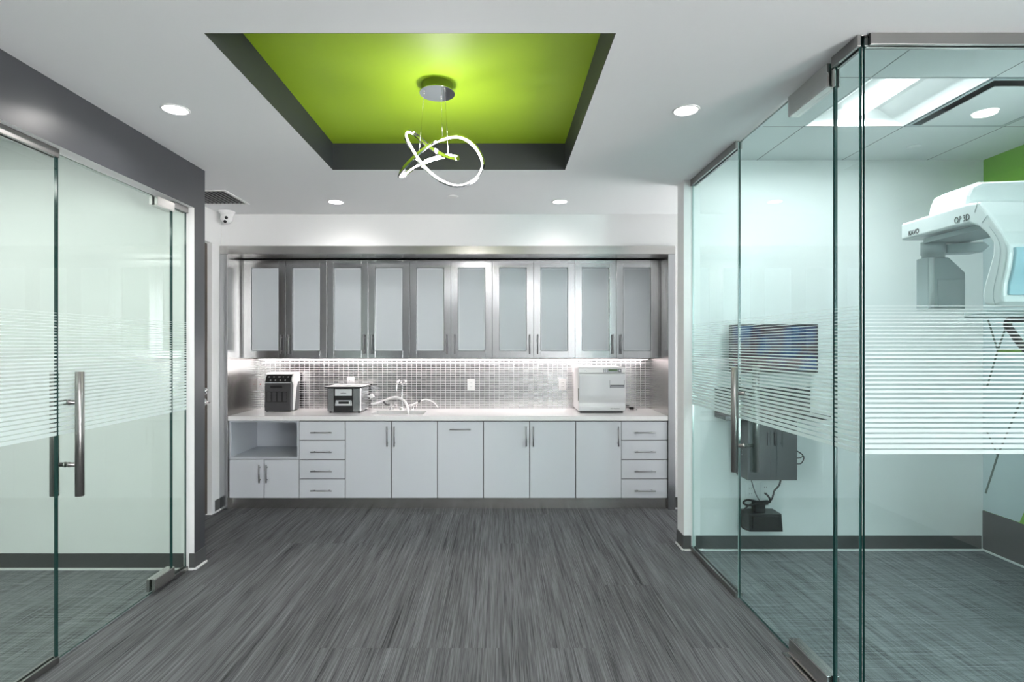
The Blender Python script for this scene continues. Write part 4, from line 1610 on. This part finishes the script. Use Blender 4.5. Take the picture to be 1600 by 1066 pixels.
bm = B(); prism(bm, [(sx0 + .10, 2.018), (sx0 + .22, 2.03), (sx0 + .30, 2.03), (sx0 + .33, 2.008), (sx0 + .29, 1.975), (sx0 + .10, 1.97)], 'y', 2.99, 3.08, r=.006)
obj('head_support', bm, M['machine_grey'], t)
# chin rest and grips
bm = B()
ca_ = at(1524.5, 491.5, 2.72)
box(bm, ca_.x, 3.05, 2.66, 2.80, ca_.z - .016, ca_.z + .016, r=.014, seg=3)
obj('chin_rest', bm, M['machine_grey'], t)
bm = B()
for yy in (2.70,):
    pts = [at(1600, 500, yy), at(1580, 500, yy), at(1574.5, 508, yy), at(1583, 521, yy), at(1597, 540, yy), at(1612, 552, yy), at(1640, 552, yy), at(1652, 540, yy), at(1652, 512, yy), at(1640, 500, yy), at(1600, 500, yy)]
    tube(bm, pts, .017, 12)
obj('hand_grip', bm, M['black'], t)
bm = B(); box(bm, 2.98, 3.24, 2.62, 2.92, .03, 2.75, r=.03, seg=3)
obj('column', bm, M['machine_white'], t)
bm = B(); box(bm, 2.92, 3.30, 2.52, 3.02, 0, .035, r=.01)
obj('base_plate', bm, M['machine_grey'], t)

# ------------------------------------------------------------------ lights, world, camera
def area(name, loc, size, power, rot=(0, 0, 0), col=(1, 1, 1), size_y=None, parent=None, spread=180):
    la = bpy.data.lights.new(name, 'AREA')
    la.energy = power; la.color = col; la.size = size; la.spread = math.radians(spread)
    if size_y: la.shape = 'RECTANGLE'; la.size_y = size_y
    o_ = bpy.data.objects.new(name, la); COL.objects.link(o_)
    o_.location = loc; o_.rotation_euler = rot
    return o_


area('troffer_light', (TX0 + TP / 2, TY0 + TP / 2, 2.842), .14, 13, col=(.98, 1, 1), size_y=.5)
area('left_room_light', (-3.3, 2.3, 2.80), .6, 16, col=(1, 1, .98))
area('left_room_light', (-3.6, .3, 2.80),   .6, 12, col=(1, 1, .98))
area('under_cabinet_light', (-.46, 5.513, 1.326), 3.8, 6, col=(1, .88, .88), size_y=.03)
area('added_hall_fill', (.4, -.9, ZH - .01), .6, 26)  # hall lamps added without fixtures to brighten the end wall
area('added_hall_fill', (-.9, -.2, ZH - .01), .6, 10)

wd = bpy.data.worlds.new('daylight')
SC.world = wd
wd.use_nodes = True
# dim sky; the brighter lower half is an added glow to lift the ceiling
wt = wd.node_tree
bg = wt.nodes['Background']
tcw = wt.nodes.new('ShaderNodeTexCoord')
sw = wt.nodes.new('ShaderNodeSeparateXYZ')
wt.links.new(tcw.outputs['Generated'], sw.inputs[0])
rw = wt.nodes.new('ShaderNodeValToRGB')
rw.color_ramp.elements[0].position = .47
rw.color_ramp.elements[0].color = (1, .99, .97, 1)
rw.color_ramp.elements[1].position = .53
rw.color_ramp.elements[1].color = (.30, .32, .34, 1)
mw = wt.nodes.new('ShaderNodeMath'); mw.operation = 'MULTIPLY_ADD'
mw.inputs[1].default_value = .5; mw.inputs[2].default_value = .5
wt.links.new(sw.outputs['Z'], mw.inputs[0])
wt.links.new(mw.outputs[0], rw.inputs[0])
wt.links.new(rw.outputs[0], bg.inputs[0])
bg.inputs[1].default_value = 22.0

cam = bpy.data.cameras.new('camera')
cam.sensor_width = 36
cam.lens = 36 * F_ / 1600
cam.shift_x = (800 - CX) / 1600
cam.shift_y = (CY - 533) / 1600
cam.clip_start = .02
co = bpy.data.objects.new('camera', cam)
COL.objects.link(co)
co.location = (0, 0, HC)
co.rotation_euler = (PI / 2, 0, 0)
SC.camera = co

SC.view_settings.view_transform = 'Standard'
SC.view_settings.look = 'None'
SC.view_settings.gamma = 1
SC.view_settings.use_curve_mapping = False
SC.view_settings.exposure = 0.95
SC.cycles.use_denoising = True
SC.cycles.max_bounces = 10
SC.cycles.diffuse_bounces = 6
SC.cycles.glossy_bounces = 5
SC.cycles.transparent_max_bounces = 24
SC.cycles.sample_clamp_indirect = 6
